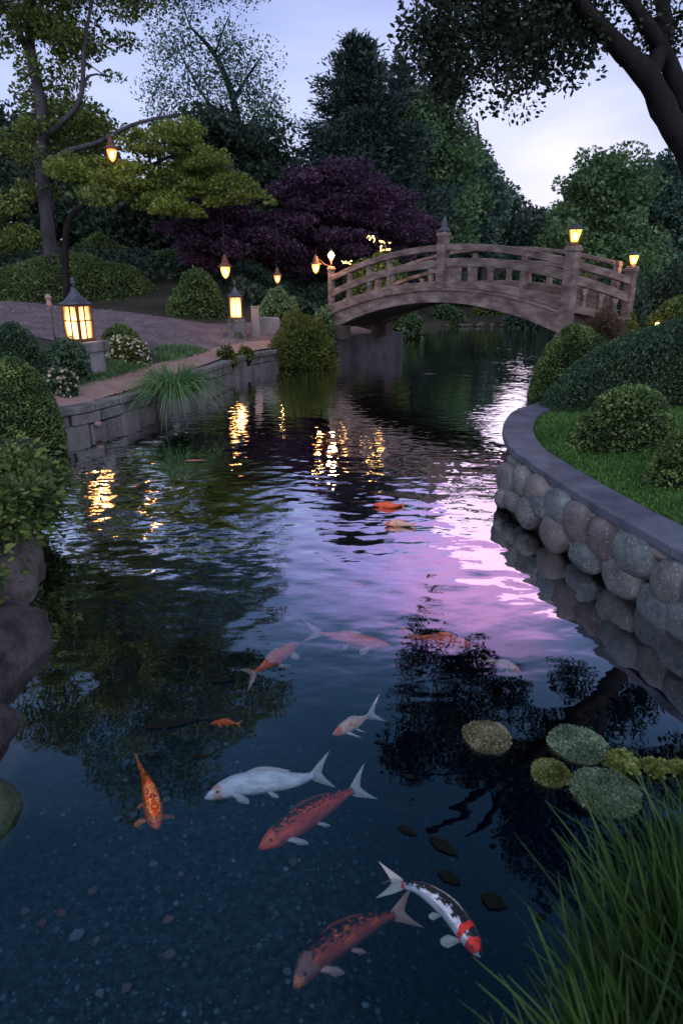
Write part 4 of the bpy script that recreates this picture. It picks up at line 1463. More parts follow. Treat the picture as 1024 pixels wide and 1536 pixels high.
# wooden stake torch
sb = aty(82, 500, 12.2); g4 = h1(sb[0], sb[1]); zt = aty(80, 462, 12.2)[2]; zt2 = aty(78, 441, 12.2)[2]
t = empty('stake_torch', (sb[0], sb[1], g4), 'thin stake with a ragged bamboo torch head near the tall lantern', 'torch')
mb = MB(); mb.tube([(sb[0], sb[1], g4 - 0.1), (sb[0] - 0.01, sb[1], zt)], 0.014, 7); mb.build('stake', M['wood_dark'], t, True)
mb = MB(); mb.lathe((sb[0] - 0.02, sb[1], zt), [(0.02, 0), (0.05, 0.05), (0.04, 0.13), (0.06, 0.18), (0.03, zt2 - zt)], 8); mb.build('torch_head', M['edge'], t)

# ------------------------------------------------------------------ shrubs, west bank
bush_px('clipped_shrub', 'dark clipped dome shrub at the frame edge behind the large clipped ball', -28, 61, 483, 575, 0.035, 'juniper', Y=9.6, group='clipped domes of the west bank', bump=0.05)
bush_px('clipped_shrub', 'large dark clipped ball shrub above the water beside white blossom', -45, 78, 537, 660, 0.03, 'box', Y=7.9, group='clipped domes of the west bank', bump=0.06)
bush_px('flowering_shrub', 'cream flowering shrub between the clipped ball and the stone pedestal', 62, 112, 549, 592, 0.045, 'juniper', Y=9.0, flower='cream', flower_n=90, bump=0.2, cat='flowering shrub')
bush_px('loose_shrub', 'loose green shrub spilling round the foot of the stone pedestal', 55, 135, 500, 588, 0.045, 'juniper', Y=9.75, bump=0.22, thick=0.2, wild=1.2)
bush_px('flowering_shrub', 'round shrub dotted with tiny white flowers beside the path', 156, 223, 505, 545, 0.04, 'yellow', Y=11.4, flower='white', flower_n=170, bump=0.14, cat='flowering shrub')
bush_px('low_shrub', 'low flat dark green hedge behind the white flowering shrub', 146, 212, 487, 520, 0.05, 'hedge', Y=12.4, bump=0.08)
bush_px('hedge', 'long soft grassy hedge mound sloping down behind the gravel path', -70, 262, 380, 478, 0.075, 'hedge', Y=20.3, ry=0.42, bump=0.08, wild=1.2, thick=0.10, cat='hedge', aspect=0.4)
bush_px('rounded_shrub', 'rounded green shrub at the end of the long hedge', 246, 338, 403, 492, 0.06, 'hedge', Y=17.6, bump=0.15, wild=1.0, thick=0.12)
bush_px('rounded_shrub', 'flat topped shrub behind the hedge beside the big trunk', 84, 207, 352, 420, 0.08, 'hedge', Y=24.5, ry=0.6, bump=0.12)
bush_px('rounded_shrub', 'small dome shrub between the hedge and the purple maple', 204, 298, 375, 425, 0.07, 'hedge', Y=22.5, ry=0.7, bump=0.12)
bush_px('rounded_shrub', 'dim shrub behind the base of the big trunk', -30, 95, 345, 420, 0.09, 'olive', Y=26, ry=0.6, bump=0.2)
bush_px('loose_shrub', 'tall loose green shrub behind the stone post', 386, 452, 430, 492, 0.07, 'green', Y=17.2, bump=0.22, wild=1.3, thick=0.25, ry=0.8)
bush_px('feathery_shrub', 'feathery yellow tipped shrub overhanging the water beside the bridge pier', 400, 503, 468, 547, 0.07, 'yellow', Y=15.1, bump=0.2, wild=1.0, thick=0.25, ry=0.62, aspect=0.28)
bush_px('loose_shrub', 'small green shrub hard against the west bridge post', 462, 506, 455, 520, 0.06, 'green', Y=15.9, bump=0.25, wild=1.2, thick=0.25)
bush_px('low_shrub', 'small bright clump of leaves on the pink gravel verge', 322, 356, 519, 541, 0.05, 'yellow', Y=13.3, bump=0.25, wild=1.2, thick=0.3)
bush_px('low_shrub', 'tiny bright clump of leaves near the bend of the verge', 355, 381, 518, 533, 0.05, 'yellow', Y=14.0, bump=0.25, wild=1.2, thick=0.3)
# grassy patches on the bank
gr = np.random.default_rng(41)


def patch(cx, cy, rx, ry, n, r):
    a = r.random(n) * 6.28; q = np.sqrt(r.random(n))
    x = cx + rx * q * np.cos(a); y = cy + ry * q * np.sin(a)
    sd = sd_pond(x, y)
    k = sd > 0.55
    x, y, sd = x[k], y[k], sd[k]
    return np.stack([x, y, land(x, y, sd) - 0.01], 1)


g0 = ground_hit(190, 562)
Pg = np.vstack([patch(g0[0], g0[1], 0.95, 0.75, 5200, gr), patch(-4.6, 9.6, 1.3, 1.1, 5000, gr), patch(-2.9, 12.8, 0.6, 0.9, 2600, gr), patch(-3.75, 11.0, 0.55, 1.0, 3600, gr)])
blades('ground_cover', None, Pg, 0.12, (0.1, -0.1), 0.005, 'tuft', None, segs=3, spread=0.6, kind='stuff', seed=8)
tc_ = atz(268, 600, 0.35)
ang = gr.random(900) * 6.28; rr_ = 0.20 * np.sqrt(gr.random(900))
bs = np.stack([tc_[0] - 0.12 + rr_ * np.cos(ang), tc_[1] + 0.30 + rr_ * np.sin(ang), np.full(900, 0.34)], 1)
V_dir = np.stack([np.cos(ang), np.sin(ang)], 1)


def tuft(name, label, bases, dirs, hgt, width, mat, seed, fall=1.0):
    r = np.random.default_rng(seed)
    n = len(bases); segs = 7
    h = hgt * (0.6 + 0.5 * r.random(n)); out = (0.25 + 0.75 * r.random(n))
    side = np.stack([-dirs[:, 1], dirs[:, 0], 0.3 * r.normal(size=n)], 1) + r.normal(size=(n, 3)) * 0.3
    side /= np.linalg.norm(side, axis=1, keepdims=True)
    D3 = np.stack([dirs[:, 0], dirs[:, 1], np.zeros(n)], 1) + r.normal(size=(n, 3)) * 0.15
    rows = []
    for s in range(segs + 1):
        t = s / segs
        c = bases + D3 * (h * out * t * 0.95)[:, None] + np.array((0, 0, 1.0)) * (h * ((1.25 - 0.3 * out) * t - fall * (0.45 + 0.95 * out) * t * t))[:, None]
        ww = width * (1 - t ** 2) + 0.0008
        rows.append((c - side * ww, c + side * ww))
    V = np.stack([q for pr in rows for q in pr], 1)
    k = 2 * (segs + 1)
    F = np.array([[2 * s, 2 * s + 1, 2 * s + 3, 2 * s + 2] for s in range(segs)])
    F = (np.arange(n)[:, None, None] * k + F[None]).reshape(-1, 4)
    o = link(name, poly_mesh(name, V.reshape(-1, 3), F, G[mat], True))
    tag(o, label, 'grass clump')
    return o


tuft('grass_tuft', 'drooping tuft of long grass hanging over the block wall', bs, V_dir, 0.84, 0.007, 'tuft', 4, fall=0.80)
bs2 = bs[:260] * 1.0; bs2[:, 0] = bs2[:, 0] + 1.35; bs2[:, 1] += 3.6; bs2[:, 2] = 0.40

# ------------------------------------------------------------------ shrubs, east bank
bush_px('clipped_shrub', 'clipped dome shrub nearest the bridge post on the stone bank', 803, 938, 487, 600, 0.028, 'box', Y=9.4, group='clipped domes of the east bank', bump=0.06, ry=0.85)
mc = atz(1010, 640, 0.6)
bush('mound_shrub', 'huge blue green mound shrub sweeping up from the coping', (5.2, 8.35, 0.25), (2.85, 1.15, 1.40), 0.032, 'juniper', rot=R(10), bump=0.03, lumps=3, dens=2.0, cat='shrub', group='clipped domes of the east bank')
bush_px('clipped_shrub', 'broad low clipped dome shrub at the foot of the great mound', 858, 1042, 578, 702, 0.034, 'box', Y=6.0, group='clipped domes of the east bank', bump=0.07, thick=0.10, ry=0.7)
bush_px('clipped_shrub', 'clipped shrub cut off by the picture edge above the lawn', 976, 1140, 632, 765, 0.032, 'box', Y=4.9, group='clipped domes of the east bank', bump=0.07, ry=0.75)
bush_px('clipped_shrub', 'yellow green dome shrub beyond the great mound near the end post', 962, 1075, 446, 510, 0.04, 'box', Y=11.6, group='clipped domes of the east bank', bump=0.06)
bush_px('low_shrub', 'dark russet shrub in front of the splayed bridge rail', 868, 950, 460, 525, 0.04, 'brown', Y=10.9, bump=0.2, wild=1.2, thick=0.25, aspect=0.3)
bush_px('low_shrub', 'small yellow green plant at the foot of the end post', 928, 972, 474, 520, 0.045, 'yellow', Y=11.2, bump=0.2, wild=1.2, thick=0.3)
g5 = aty(1003, 487, 10.6)
mb = MB(); mb.tube([(g5[0] - 0.12, 10.6, g5[2] - 0.35), (g5[0] - 0.02, 10.6, g5[2] - 0.05), (g5[0] + 0.02, 10.6, g5[2] + 0.08)], [0.03, 0.024, 0.006], 7)
tag(mb.build('cut_stake', M['wood'], None, True), 'pale cut stake poking up behind the great mound', 'stake')

# bank beyond the bridge
for i, (x0, x1, yt, yb, Y, lf, mt, lb) in enumerate([
    (585, 640, 470, 500, 21.5, 0.10, 'green', 'bright shrub at the water edge seen under the arch'),
    (640, 705, 455, 490, 26.5, 0.12, 'green', 'pale green shrub drooping to the far waterline'),
    (700, 765, 452, 489, 27.8, 0.12, 'olive', 'olive shrub on the far waterline under the arch crown'),
    (755, 830, 440, 492, 25.5, 0.12, 'bluegreen', 'blue green shrub on the far bank near the east arch foot'),
    (540, 625, 425, 480, 25.0, 0.12, 'olive', 'shrub seen between the west parapet balusters'),
    (620, 720, 410, 470, 30.0, 0.14, 'dark', 'dark shrub behind the crown of the bridge'),
    (710, 850, 400, 470, 30.0, 0.14, 'dark', 'wide dark shrub behind the east parapet'),
    (440, 560, 420, 490, 21.0, 0.11, 'dark', 'dark shrub behind the west parapet'),
    (850, 990, 395, 500, 17.5, 0.09, 'dark', 'dark shrub filling behind the end post'),
    (960, 1100, 395, 490, 18.5, 0.09, 'dark', 'dark shrub below the broad trees beyond the mound'),
]):
    bush_px('bank_shrub', lb, x0, x1, yt, yb, lf, mt, Y=Y, group='shrubs beyond the bridge', bump=0.22, thick=0.25, wild=1.2, ry=0.6, dens=1.3)
# waterline stones on the far bank
rs = np.random.default_rng(77)
for i in range(12):
    px = 628 + i * 11 + rs.normal() * 3
    p = atz(px, 489 + rs.normal() * 0.8, 0.0)
    s = 0.09 + 0.08 * rs.random()
    me_ = stones_mesh('waterline_stone', np.array([[0, 0, 0.0]]), np.array([s]), M['moss_rock'], rs, 3, 0.6)
    o = link('waterline_stone', me_); o.location = [float(p[0]), float(p[1]), 0.03]
    tag(o, 'pale stone in the row along the far waterline under the arch', 'stone', 'stones along the far waterline')

# undergrowth on the slope behind the hedge
ru = np.random.default_rng(71)
n = 52000
ux_ = ru.uniform(-17, 2.5, n); uy_ = ru.uniform(17.5, 31, n)
k = uy_ > 20.6 - 0.0 * ux_ + np.where(ux_ > -3, -2.2, 0)
ux_, uy_ = ux_[k], uy_[k]; sdu = sd_pond(ux_, uy_)
k = sdu > 0.8; ux_, uy_, sdu = ux_[k], uy_[k], sdu[k]
Pu = np.stack([ux_, uy_, land(ux_, uy_, sdu)], 1)
Pu[:, 2] += (0.25 + 0.5 * (0.5 + 0.5 * sines(Pu * (1, 1, 0), 9, 1.2, 3))) * ru.random(len(Pu)) ** 0.6
V, F = leaf_quads(Pu, ru.normal(size=Pu.shape) + (0, 0, .5), 0.16, 0.6, 0.8, r=ru)
o = link('undergrowth', poly_mesh('undergrowth', V, F, G['dark'])); tag(o, kind='stuff')

# ------------------------------------------------------------------ trees
# big tree of the west bank
T1Y = 20.5
tb = aty(76, 392, T1Y); tb[2] = h1(tb[0], tb[1]) - 0.2
tp = [(tb, 0.25)] + [(aty(x, y, T1Y + dy), r) for x, y, dy, r in [(73, 350, 0, .20), (67, 290, 0, .18), (62, 240, -.2, .17), (63, 165, -.3, .15), (50, 95, 0, .13), (45, 30, .3, .11), (60, -90, .6, .09), (50, -260, .8, .05)]]
xl = [([aty(52, 100, T1Y), aty(25, 40, T1Y + .5), aty(-10, -20, T1Y + 1), aty(-60, -150, T1Y + 1)], .10, .03),
      ([aty(64, 210, T1Y - .2), aty(92, 185, T1Y - .6), aty(121, 148, T1Y - 1), aty(128, 60, T1Y - 1), aty(150, -60, T1Y - 1)], .10, .03),
      ([aty(66, 250, T1Y - .3), aty(100, 228, T1Y - 1.4), aty(150, 213, T1Y - 2.4), aty(200, 187, T1Y - 3), aty(262, 172, T1Y - 3.4)], .09, .025),
      ([aty(45, 20, T1Y), aty(70, -60, T1Y - 1), aty(150, -200, T1Y - 2), aty(230, -280, T1Y - 2.5)], .09, .03)]
bl = px_blobs([(60, 15, 95, 50), (130, 45, 80, 40), (195, 18, 38, 22), (30, 110, 60, 50), (120, 120, 60, 40), (185, 150, 50, 35), (30, 205, 70, 40), (95, 200, 55, 30), (15, 270, 60, 45), (110, 245, 50, 28), (-20, 340, 50, 40), (160, 190, 45, 25)], T1Y)
bl += [(np.array((-6.8, 19.5, 12.2)), (3.6, 3.2, 2.6)), (np.array((-3.9, 18.0, 10.6)), (2.0, 2.2, 1.0)), (np.array((-9.5, 20, 10.5)), (3.0, 3.0, 3.0)), (np.array((-5.6, 18.3, 13.6)), (2.2, 2.4, 1.4))]
for a_, b_, y_, s_ in [(110, 950, 18, 1.1), (200, 960, 18, 1.0), (280, 970, 18, .9), (240, 1000, 18, 1.0), (150, 1010, 18, 1.0), (310, 1010, 17.5, 0.7), (200, 1045, 18, .7)]:
    bl.append((reflected_y(a_, b_, y_), (s_, s_ * (1.3 if s_ < .8 else 1), s_ * .62)))
lan_ = aty(168, 230, 17.6)
bl.append((lan_ + np.array((0.1, -1.7, -0.95)), (.55, .4, .22)))  # leaf spray added to block the lantern's reflection in the pond
tree('broadleaf_tree', 'big open broadleaf tree with grey trunk and hanging orange lantern', tp, bl, 430, 200, 0.50, 0.10, 'olive', 'bark', 0.42, 80, 0.05, seed=3, extra_limbs=xl, twigs=1)

T3Y = 18.3
tb = aty(92, 400, T3Y); tb[2] = h1(tb[0], tb[1]) - 0.2
tp = [(tb, .10), (aty(100, 345, T3Y), .085), (aty(135, 300, T3Y), .07), (aty(190, 265, T3Y), .055), (aty(255, 235, T3Y), .03)]
tree('golden_maple', 'low maple with golden green leaves in drooping tiers', tp,
     px_blobs([(238, 208, 62, 17), (195, 258, 58, 20), (262, 306, 50, 12), (300, 240, 60, 18), (345, 265, 38, 15), (368, 292, 34, 10), (402, 306, 22, 7), (160, 285, 45, 16), (225, 285, 50, 14), (285, 272, 45, 14), (320, 295, 34, 10), (120, 250, 45, 20), (265, 190, 40, 14)], T3Y),
     230, 130, 0.25, 0.07, 'gold', 'bark_dark', 0.38, 40, 0.035, seed=8, droop=0.25)

# airy tree
T2Y = 31
tb = aty(362, 420, T2Y); tb[2] = h1(tb[0], tb[1]) - 0.2
tp = [(tb, .34)] + [(aty(x, y, T2Y), r) for x, y, r in [(366, 330, .28), (362, 240, .2), (350, 150, .15), (322, 82, .09), (285, 40, .04)]]
tree('airy_tree', 'tall airy tree with fine bare twigs against the pale sky', tp,
     px_blobs([(325, 60, 60, 38), (272, 85, 45, 35), (385, 115, 40, 45), (395, 190, 40, 50), (345, 150, 60, 50), (270, 140, 50, 40), (300, 220, 60, 50), (365, 270, 55, 40), (235, 150, 35, 35), (240, 100, 20, 20)], T2Y)
     + [(reflected_y(a_, b_, 31), (s_, s_, s_ * .8)) for a_, b_, s_ in [(130, 880, 1.9), (200, 870, 1.9), (270, 870, 1.9), (335, 865, 1.7), (390, 860, 1.3), (160, 930, 2.2), (240, 930, 2.2), (320, 920, 1.9), (380, 905, 1.2), (200, 985, 2.0), (290, 975, 1.7)] for _ in range(3)],
     1250, 95, 0.60, 0.10, 'bluegreen', 'bark_dark', 0.8, 130, 0.055, seed=12, twigs=2,
     extra_limbs=[([aty(350, 150, T2Y), aty(375, 110, T2Y), aty(395, 80, T2Y)], .08, .02), ([aty(364, 260, T2Y), aty(395, 190, T2Y), aty(412, 140, T2Y)], .10, .02), ([aty(358, 200, T2Y), aty(310, 150, T2Y), aty(265, 70, T2Y)], .09, .02), ([aty(322, 82, T2Y), aty(335, 45, T2Y), aty(345, 22, T2Y)], .05, .015)])


def simple_tree(name, label, px, Y, blobs, mat, seed, clumps, per, cr, leaf, tr=0.2, bark='bark_dark', group=None, flat=0.6, **kw):
    tb = aty(px, 420, Y); tb[2] = h1(tb[0], tb[1]) - 0.3
    rj = np.random.default_rng(seed + 500)
    ex = []
    for b in blobs:
        for _ in range(4):
            a = rj.uniform(0.1, 3.04) if rj.random() < .8 else rj.uniform(0, 6.28)
            ex.append((b[0] + b[2] * 1.0 * math.cos(a), b[1] - b[3] * 1.0 * math.sin(a), b[2] * rj.uniform(.18, .34), b[3] * rj.uniform(.18, .36), rj.normal() * 0.8))
    bl = px_blobs(list(blobs) + ex, Y)
    top = max(b[0][2] for b in bl)
    tp = [(tb, tr), (tb + (0.1, 0, (top - tb[2]) * .5), tr * .7), (np.array((tb[0] * .6 + bl[0][0][0] * .4, Y, top)), tr * .25)]
    return tree(name, label, tp, bl, clumps, per, cr, leaf, mat, bark, flat, 24, 0.05, group=group, seed=seed, shell=0.55, **kw)


DK = 'dark trees closing the view'
simple_tree('dark_tree', 'dark tree with round crown behind the golden maple', 250, 27, [(250, 320, 100, 45), (300, 230, 40, 50), (180, 330, 60, 50), (330, 310, 50, 60)], 'dark', 21, 170, 170, 0.7, 0.17, group=DK)
simple_tree('dark_tree', 'dark blue green tree between the airy tree and the conifer', 400, 29, [(385, 240, 50, 50), (400, 290, 60, 50), (350, 230, 45, 45), (420, 340, 70, 40)], 'dark', 22, 130, 170, 0.7, 0.17, group=DK)
simple_tree('dark_tree', 'shadowy tree filling the gap behind the big trunk', 90, 29, [(60, 310, 110, 60), (0, 250, 60, 80), (140, 300, 60, 60), (100, 220, 60, 40)], 'dark', 23, 190, 170, 0.8, 0.18, group=DK)
simple_tree('purple_maple', 'smaller purple maple with rounded crown beside the copper lantern', 345, 20, [(340, 335, 62, 35), (300, 355, 45, 28), (385, 350, 50, 32), (345, 375, 70, 25)], 'purple', 31, 110, 260, 0.36, 0.08, 0.1, group='purple maples', flat=0.4)
simple_tree('purple_maple', 'large purple maple spreading in tiers behind the bridge', 520, 21.5, [(500, 268, 60, 26), (470, 300, 60, 30), (560, 310, 70, 28), (520, 340, 100, 30), (600, 350, 45, 16), (450, 345, 50, 30), (540, 380, 90, 26), (440, 385, 50, 30)], 'purple', 32, 230, 260, 0.36, 0.085, 0.16, group='purple maples', flat=0.4)
conifer('conifer', 'tall dark pine with a pointed top standing against the sky', 537, 46, 30, 104, 51)
conifer('conifer', 'second dark conifer close beside the pointed pine', 602, 92, 33.5, 74, 52)
simple_tree('background_tree', 'green tree at the shoulder of the conifers', 655, 33, [(640, 200, 40, 50), (660, 260, 55, 60), (620, 300, 50, 60), (670, 330, 60, 50), (650, 160, 22, 25)], 'green', 41, 190, 150, 0.75, 0.18, group='trees beyond the bridge')
simple_tree('background_tree', 'slender drooping tree at the edge of the open sky', 715, 36, [(690, 210, 20, 40), (712, 260, 28, 45), (730, 290, 24, 35), (700, 310, 40, 50), (690, 350, 50, 40)], 'bluegreen', 42, 150, 140, 0.7, 0.18, group='trees beyond the bridge', droop=0.4)
simple_tree('background_tree', 'low distant tree under the open sky', 775, 44, [(765, 330, 35, 30), (790, 340, 40, 22), (750, 355, 50, 30), (800, 370, 50, 30)], 'dark', 43, 130, 130, 0.8, 0.22, group='trees beyond the bridge')
simple_tree('background_tree', 'dim tree showing left of the tall lantern post', 820, 40, [(815, 348, 26, 18), (845, 355, 30, 30), (820, 390, 50, 30)], 'dark', 44, 90, 130, 0.8, 0.2, group='trees beyond the bridge')
simple_tree('broad_tree', 'broad green tree behind the tall lantern post', 890, 24, [(880, 300, 32, 45), (905, 260, 35, 28), (925, 300, 50, 60), (890, 350, 55, 50), (940, 380, 60, 40), (872, 400, 50, 40)], 'green', 45, 260, 170, 0.5, 0.13, 0.18, group='trees beyond the bridge')
simple_tree('broad_tree', 'broad green tree rising behind the small end lantern', 985, 25, [(975, 280, 45, 40), (1010, 265, 50, 35), (1000, 330, 55, 50), (1050, 320, 70, 70), (990, 390, 70, 40), (1060, 400, 70, 60)], 'bluegreen', 46, 260, 170, 0.55, 0.13, 0.2, group='trees beyond the bridge')
# far-off belt of woods closing the horizon
rf = np.random.default_rng(61)
n = 26000
an = rf.uniform(-1.0, 1.0, n)
rr_ = 52 + 10 * rf.random(n)
x = rr_ * np.sin(an); y = rr_ * np.cos(an)
ht = 4.2 + 1.6 * np.sin(an * 17) + 1.0 * np.sin(an * 41 + 1)
z = 0.5 + ht * rf.random(n) ** 0.7
V, F = leaf_quads(np.stack([x, y, z], 1), rf.normal(size=(n, 3)), 0.75, 0.7, 1.0, r=rf)
o = link('woods', poly_mesh('woods', V, F, G['dark'])); tag(o, kind='stuff')

# overhanging tree of the east bank
T12 = 7.4
tp = [(np.array((5.6, 7.4, 0.7)), .17)] + [(aty(x, y, Y), r) for x, y, Y, r in [(1100, 420, 7.4, .15), (1042, 250, 7.4, .13), (1000, 175, 7.4, .115), (972, 118, 7.35, .11), (925, 68, 7.25, .085), (868, 5, 7.1, .065), (800, -75, 6.9, .05), (720, -130, 6.7, .03)]]
xl = [([aty(972, 118, 7.35), aty(985, 85, 7.4), aty(996, 35, 7.5), aty(985, -30, 7.6), aty(960, -130, 7.6), aty(900, -300, 7.4)], .09, .04),
      ([aty(1075, 330, 7.6), aty(1040, 215, 7.6), aty(1010, 115, 7.5), aty(985, 62, 7.4), aty(950, 10, 7.3), aty(900, -60, 7.2), aty(820, -200, 7)], .105, .04),
      ([aty(985, 62, 7.4), aty(962, 40, 7.4), aty(955, 0, 7.3), aty(965, -60, 7.2)], .05, .03),
      ([aty(1040, 215, 7.6), aty(1060, 100, 7.8), aty(1075, -40, 7.9), aty(1100, -250, 7.9)], .08, .04),
      ([aty(868, 5, 7.1), aty(800, -10, 7.2), aty(720, -5, 7.3), aty(650, 5, 7.5)], .045, .015)]
bl = px_blobs([(600, 25, 36, 28), (645, 60, 42, 42), (612, 85, 22, 22), (690, 85, 32, 40), (690, 135, 22, 22), (700, 150, 12, 16), (655, 0, 50, 30), (790, 30, 24, 32), (800, 85, 36, 40), (792, 140, 22, 26), (786, 172, 9, 14), (700, 165, 10, 14),
               (838, 95, 30, 26), (860, 45, 45, 32), (895, 50, 25, 16), (725, -2, 35, 12), (1012, 15, 18, 25), (568, -5, 14, 12), (925, 10, 30, 18), (820, 10, 40, 25)], 7.3)
vis = len(bl)
for a, b, z, s in [(640, 985, 4.7, .45), (700, 1010, 4.9, .55), (620, 1050, 4.6, .40), (690, 1080, 5.0, .55), (760, 1050, 5.1, .6), (740, 1150, 5.4, .6), (690, 1150, 5.2, .4), (820, 1120, 5.5, .7), (800, 1220, 5.8, .65), (850, 1300, 6.2, .6), (900, 1180, 5.8, .7),
                   (920, 1070, 5.3, .6), (960, 1280, 6.3, .7), (1000, 1150, 5.8, .7), (850, 1020, 5.0, .4), (640, 1110, 5.0, .3), (780, 1280, 6.0, .4), (655, 905, 4.2, .16), (640, 870, 4.1, .08), (980, 1040, 5, .5), (920, 1360, 6.5, .6)]:
    c = reflected(a, b, z)
    bl.append((c, (s, s * .9, s * .75)))
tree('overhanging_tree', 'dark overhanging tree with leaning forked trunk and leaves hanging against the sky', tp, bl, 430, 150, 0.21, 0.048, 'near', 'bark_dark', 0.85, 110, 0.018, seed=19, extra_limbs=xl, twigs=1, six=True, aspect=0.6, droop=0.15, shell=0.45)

# ------------------------------------------------------------------ fairy lights in the shrubs
m_b = None
k_ = 0


def fairy(px, py, Y, rx, ry, n, label):
    global m_b
    c = aty(px, py, Y)
    t = empty('string_lights', c, label, 'lights', 'fairy lights in the planting')
    r = np.random.default_rng(int(px * 7 + py))
    dep = depth_of(c)
    P = np.stack([r.uniform(-1, 1, n) * rx, r.normal(size=n) * 0.12 * 1000 / dep, r.uniform(-1, 1, n) * ry], 1) * dep / 1000 + c
    P = P[np.argsort(P[:, 0] + 0.5 * P[:, 2])]
    mb = MB(); mb.tube(P, 0.004, 4); mb.build('wire', M['metal'], t)
    if m_b is None:
        q = MB(); q.lathe((0, 0, 0), [(0.004, -0.022), (0.018, -0.012), (0.022, 0), (0.016, 0.014), (0.004, 0.022)], 8)
        m_b = poly_mesh('bulb', q.V, q.F, M['bulb'], True)
    for p in P:
        o = link('bulb', m_b, t); o.location = [float(v) for v in p]
        s = 0.35 + 0.55 * r.random(); o.scale = (s, s, s)
    point(c - (0, 0.15, 0), 2.5, radius=0.15, parent=t)


fairy(556, 359, 17.6, 6, 5, 14, 'small round cluster of amber fairy lights above the bridge rail')
fairy(576, 369, 17.8, 9, 7, 22, 'larger cluster of amber fairy lights above the bridge rail')
fairy(519, 394, 17.4, 9, 2.5, 13, 'thin line of fairy lights near the bare bulb lamp')
fairy(868, 449, 13.9, 4, 7, 12, 'fairy lights behind the splayed rail close to the tall post')
fairy(892, 455, 13.9, 6, 8, 22, 'bright fairy lights behind the splayed rail in the middle')
# shrubs holding those lights
bush('light_shrub', 'leafy shrub lit from within by fairy lights behind the arch', (aty(565, 385, 18.4)[0], 18.4, 0.9), (0.9, 0.5, 1.75), 0.07, 'olive', bump=0.25, thick=0.35, wild=1.3)
bush('light_shrub', 'leafy shrub glowing with fairy lights behind the splayed rail', (aty(882, 455, 14.5)[0], 14.5, 0.9), (0.6, 0.4, 0.95), 0.06, 'olive', bump=0.25, thick=0.35, wild=1.3)
gl_ = aty(985, 488, 11.1)
t = empty('path_light', (gl_[0], 11.1, h1(gl_[0], 11.1)), 'tiny ground light glowing at the foot of the yellow green dome', 'light')
mb = MB(); mb.lathe((gl_[0], 11.1, gl_[2] - 0.12), [(0.03, 0), (0.03, 0.08), (0.045, 0.09), (0.03, 0.12)], 10); mb.build('stem', M['metal'], t)
mb = MB(); mb.lathe((gl_[0], 11.1, gl_[2]), [(0.03, 0), (0.035, 0.02), (0.02, 0.045)], 10); mb.build('bulb', M['bulb'], t)
point((gl_[0], 11.0, gl_[2] + 0.08), 3, radius=0.03, parent=t)

# ------------------------------------------------------------------ near west bank: rocks and leafy shrubs


def rock(label, c, rad, seed, mat='moss_rock', rot=0.0, amp=0.16, leafy=None):
    bm = bmesh.new(); bmesh.ops.create_icosphere(bm, subdivisions=5, radius=1)
    v = np.array([q.co[:] for q in bm.verts]); f = np.array([[q.index for q in p.verts] for p in bm.faces]); bm.free()
    d = 1 + amp * sines(v, seed, 1.5, 4) + 0.10 * sines(v, seed + 5, 5, 5) + 0.03 * sines(v, seed + 9, 17, 4)
    v = np.sign(v) * np.abs(v) ** 0.85 * d[:, None] * np.array(rad)
    c_, s_ = math.cos(rot), math.sin(rot)
    v = np.stack([v[:, 0] * c_ - v[:, 1] * s_, v[:, 0] * s_ + v[:, 1] * c_, v[:, 2]], 1) + np.array(c)
    o = link('bank_rock', poly_mesh('bank_rock', v, f, M[mat], True))
    tag(o, label, 'rock', 'rocks along the west waterline')
    return o


M['moss_green'] = surf_mat('green mossy rock', [(0.3, (0.02, 0.04, 0.02)), (0.5, (0.05, 0.08, 0.04)), (0.7, (0.10, 0.10, 0.08))], scale=5, bump=1.0, bscale=30, dist=0.03)
M['rock_mauve'] = surf_mat('dark mauve rock', [(0.3, (0.025, 0.02, 0.02)), (0.46, (0.075, 0.06, 0.06)), (0.6, (0.14, 0.115, 0.115)), (0.7, (0.04, 0.05, 0.025))], scale=4.5, bump=1.0, bscale=11, dist=0.10, speck=(0.6, 0.75, (0.2, 0.17, 0.18)))
rock('brown mossy rock just below the leafy shrub at the waterline', (-2.55, 4.35, 0.0), (0.40, 0.55, 0.32), 5, rot=0.3, amp=0.24)
rock('long pale mauve rock running down the waterline', (-2.08, 3.2, -0.06), (0.32, 0.58, 0.24), 6, 'rock_mauve', rot=-0.2, amp=0.3)
rock('smooth mauve rock below the long pale rock', (-1.76, 2.54, -0.08), (0.27, 0.34, 0.23), 7, 'rock_mauve', rot=-0.1, amp=0.3)
rock('small green mossed rock lowest on the waterline', (-1.50, 2.12, -0.03), (0.17, 0.18, 0.15), 8, 'moss_green', amp=0.22)
rock('small dark rock at the turn where the block wall begins', (-3.85, 7.55, -0.05), (0.35, 0.4, 0.25), 12, 'moss_rock', amp=0.2)


def leafy(name, label, c, rad, leaf, mat, seed, clumps=45, per=90, cr=0.16, group=None):
    """open shrub: stems with layered sprays of leaves"""
    r = np.random.default_rng(seed)
    c = np.array(c, float)
    root = empty(name, c, label, 'shrub', group)
    C, _ = blob_points([(c + (0, 0, rad[2] * .9), rad)], clumps, r, 0.4)
    mb = MB()
    for p in C[:24]:
        mb.tube(limb_path(c + r.normal(size=3) * 0.04, p, r, 0.1, 5), np.linspace(0.012, 0.004, 5), 5, cap=False)
    mb.build('stems', M['bark_dark'], root, True)
    idx = np.repeat(np.arange(clumps), per)
    g = r.normal(size=(len(idx), 3))
    P = C[idx] + g * cr * np.array((1, 1, 0.3))
    V, F = leaf_quads(P, g * (1, 1, .3) + (0, 0, 0.1), leaf, 0.5, 0.5, six=True, r=r)
    link('foliage', poly_mesh('foliage', V, F, G[mat]), root)


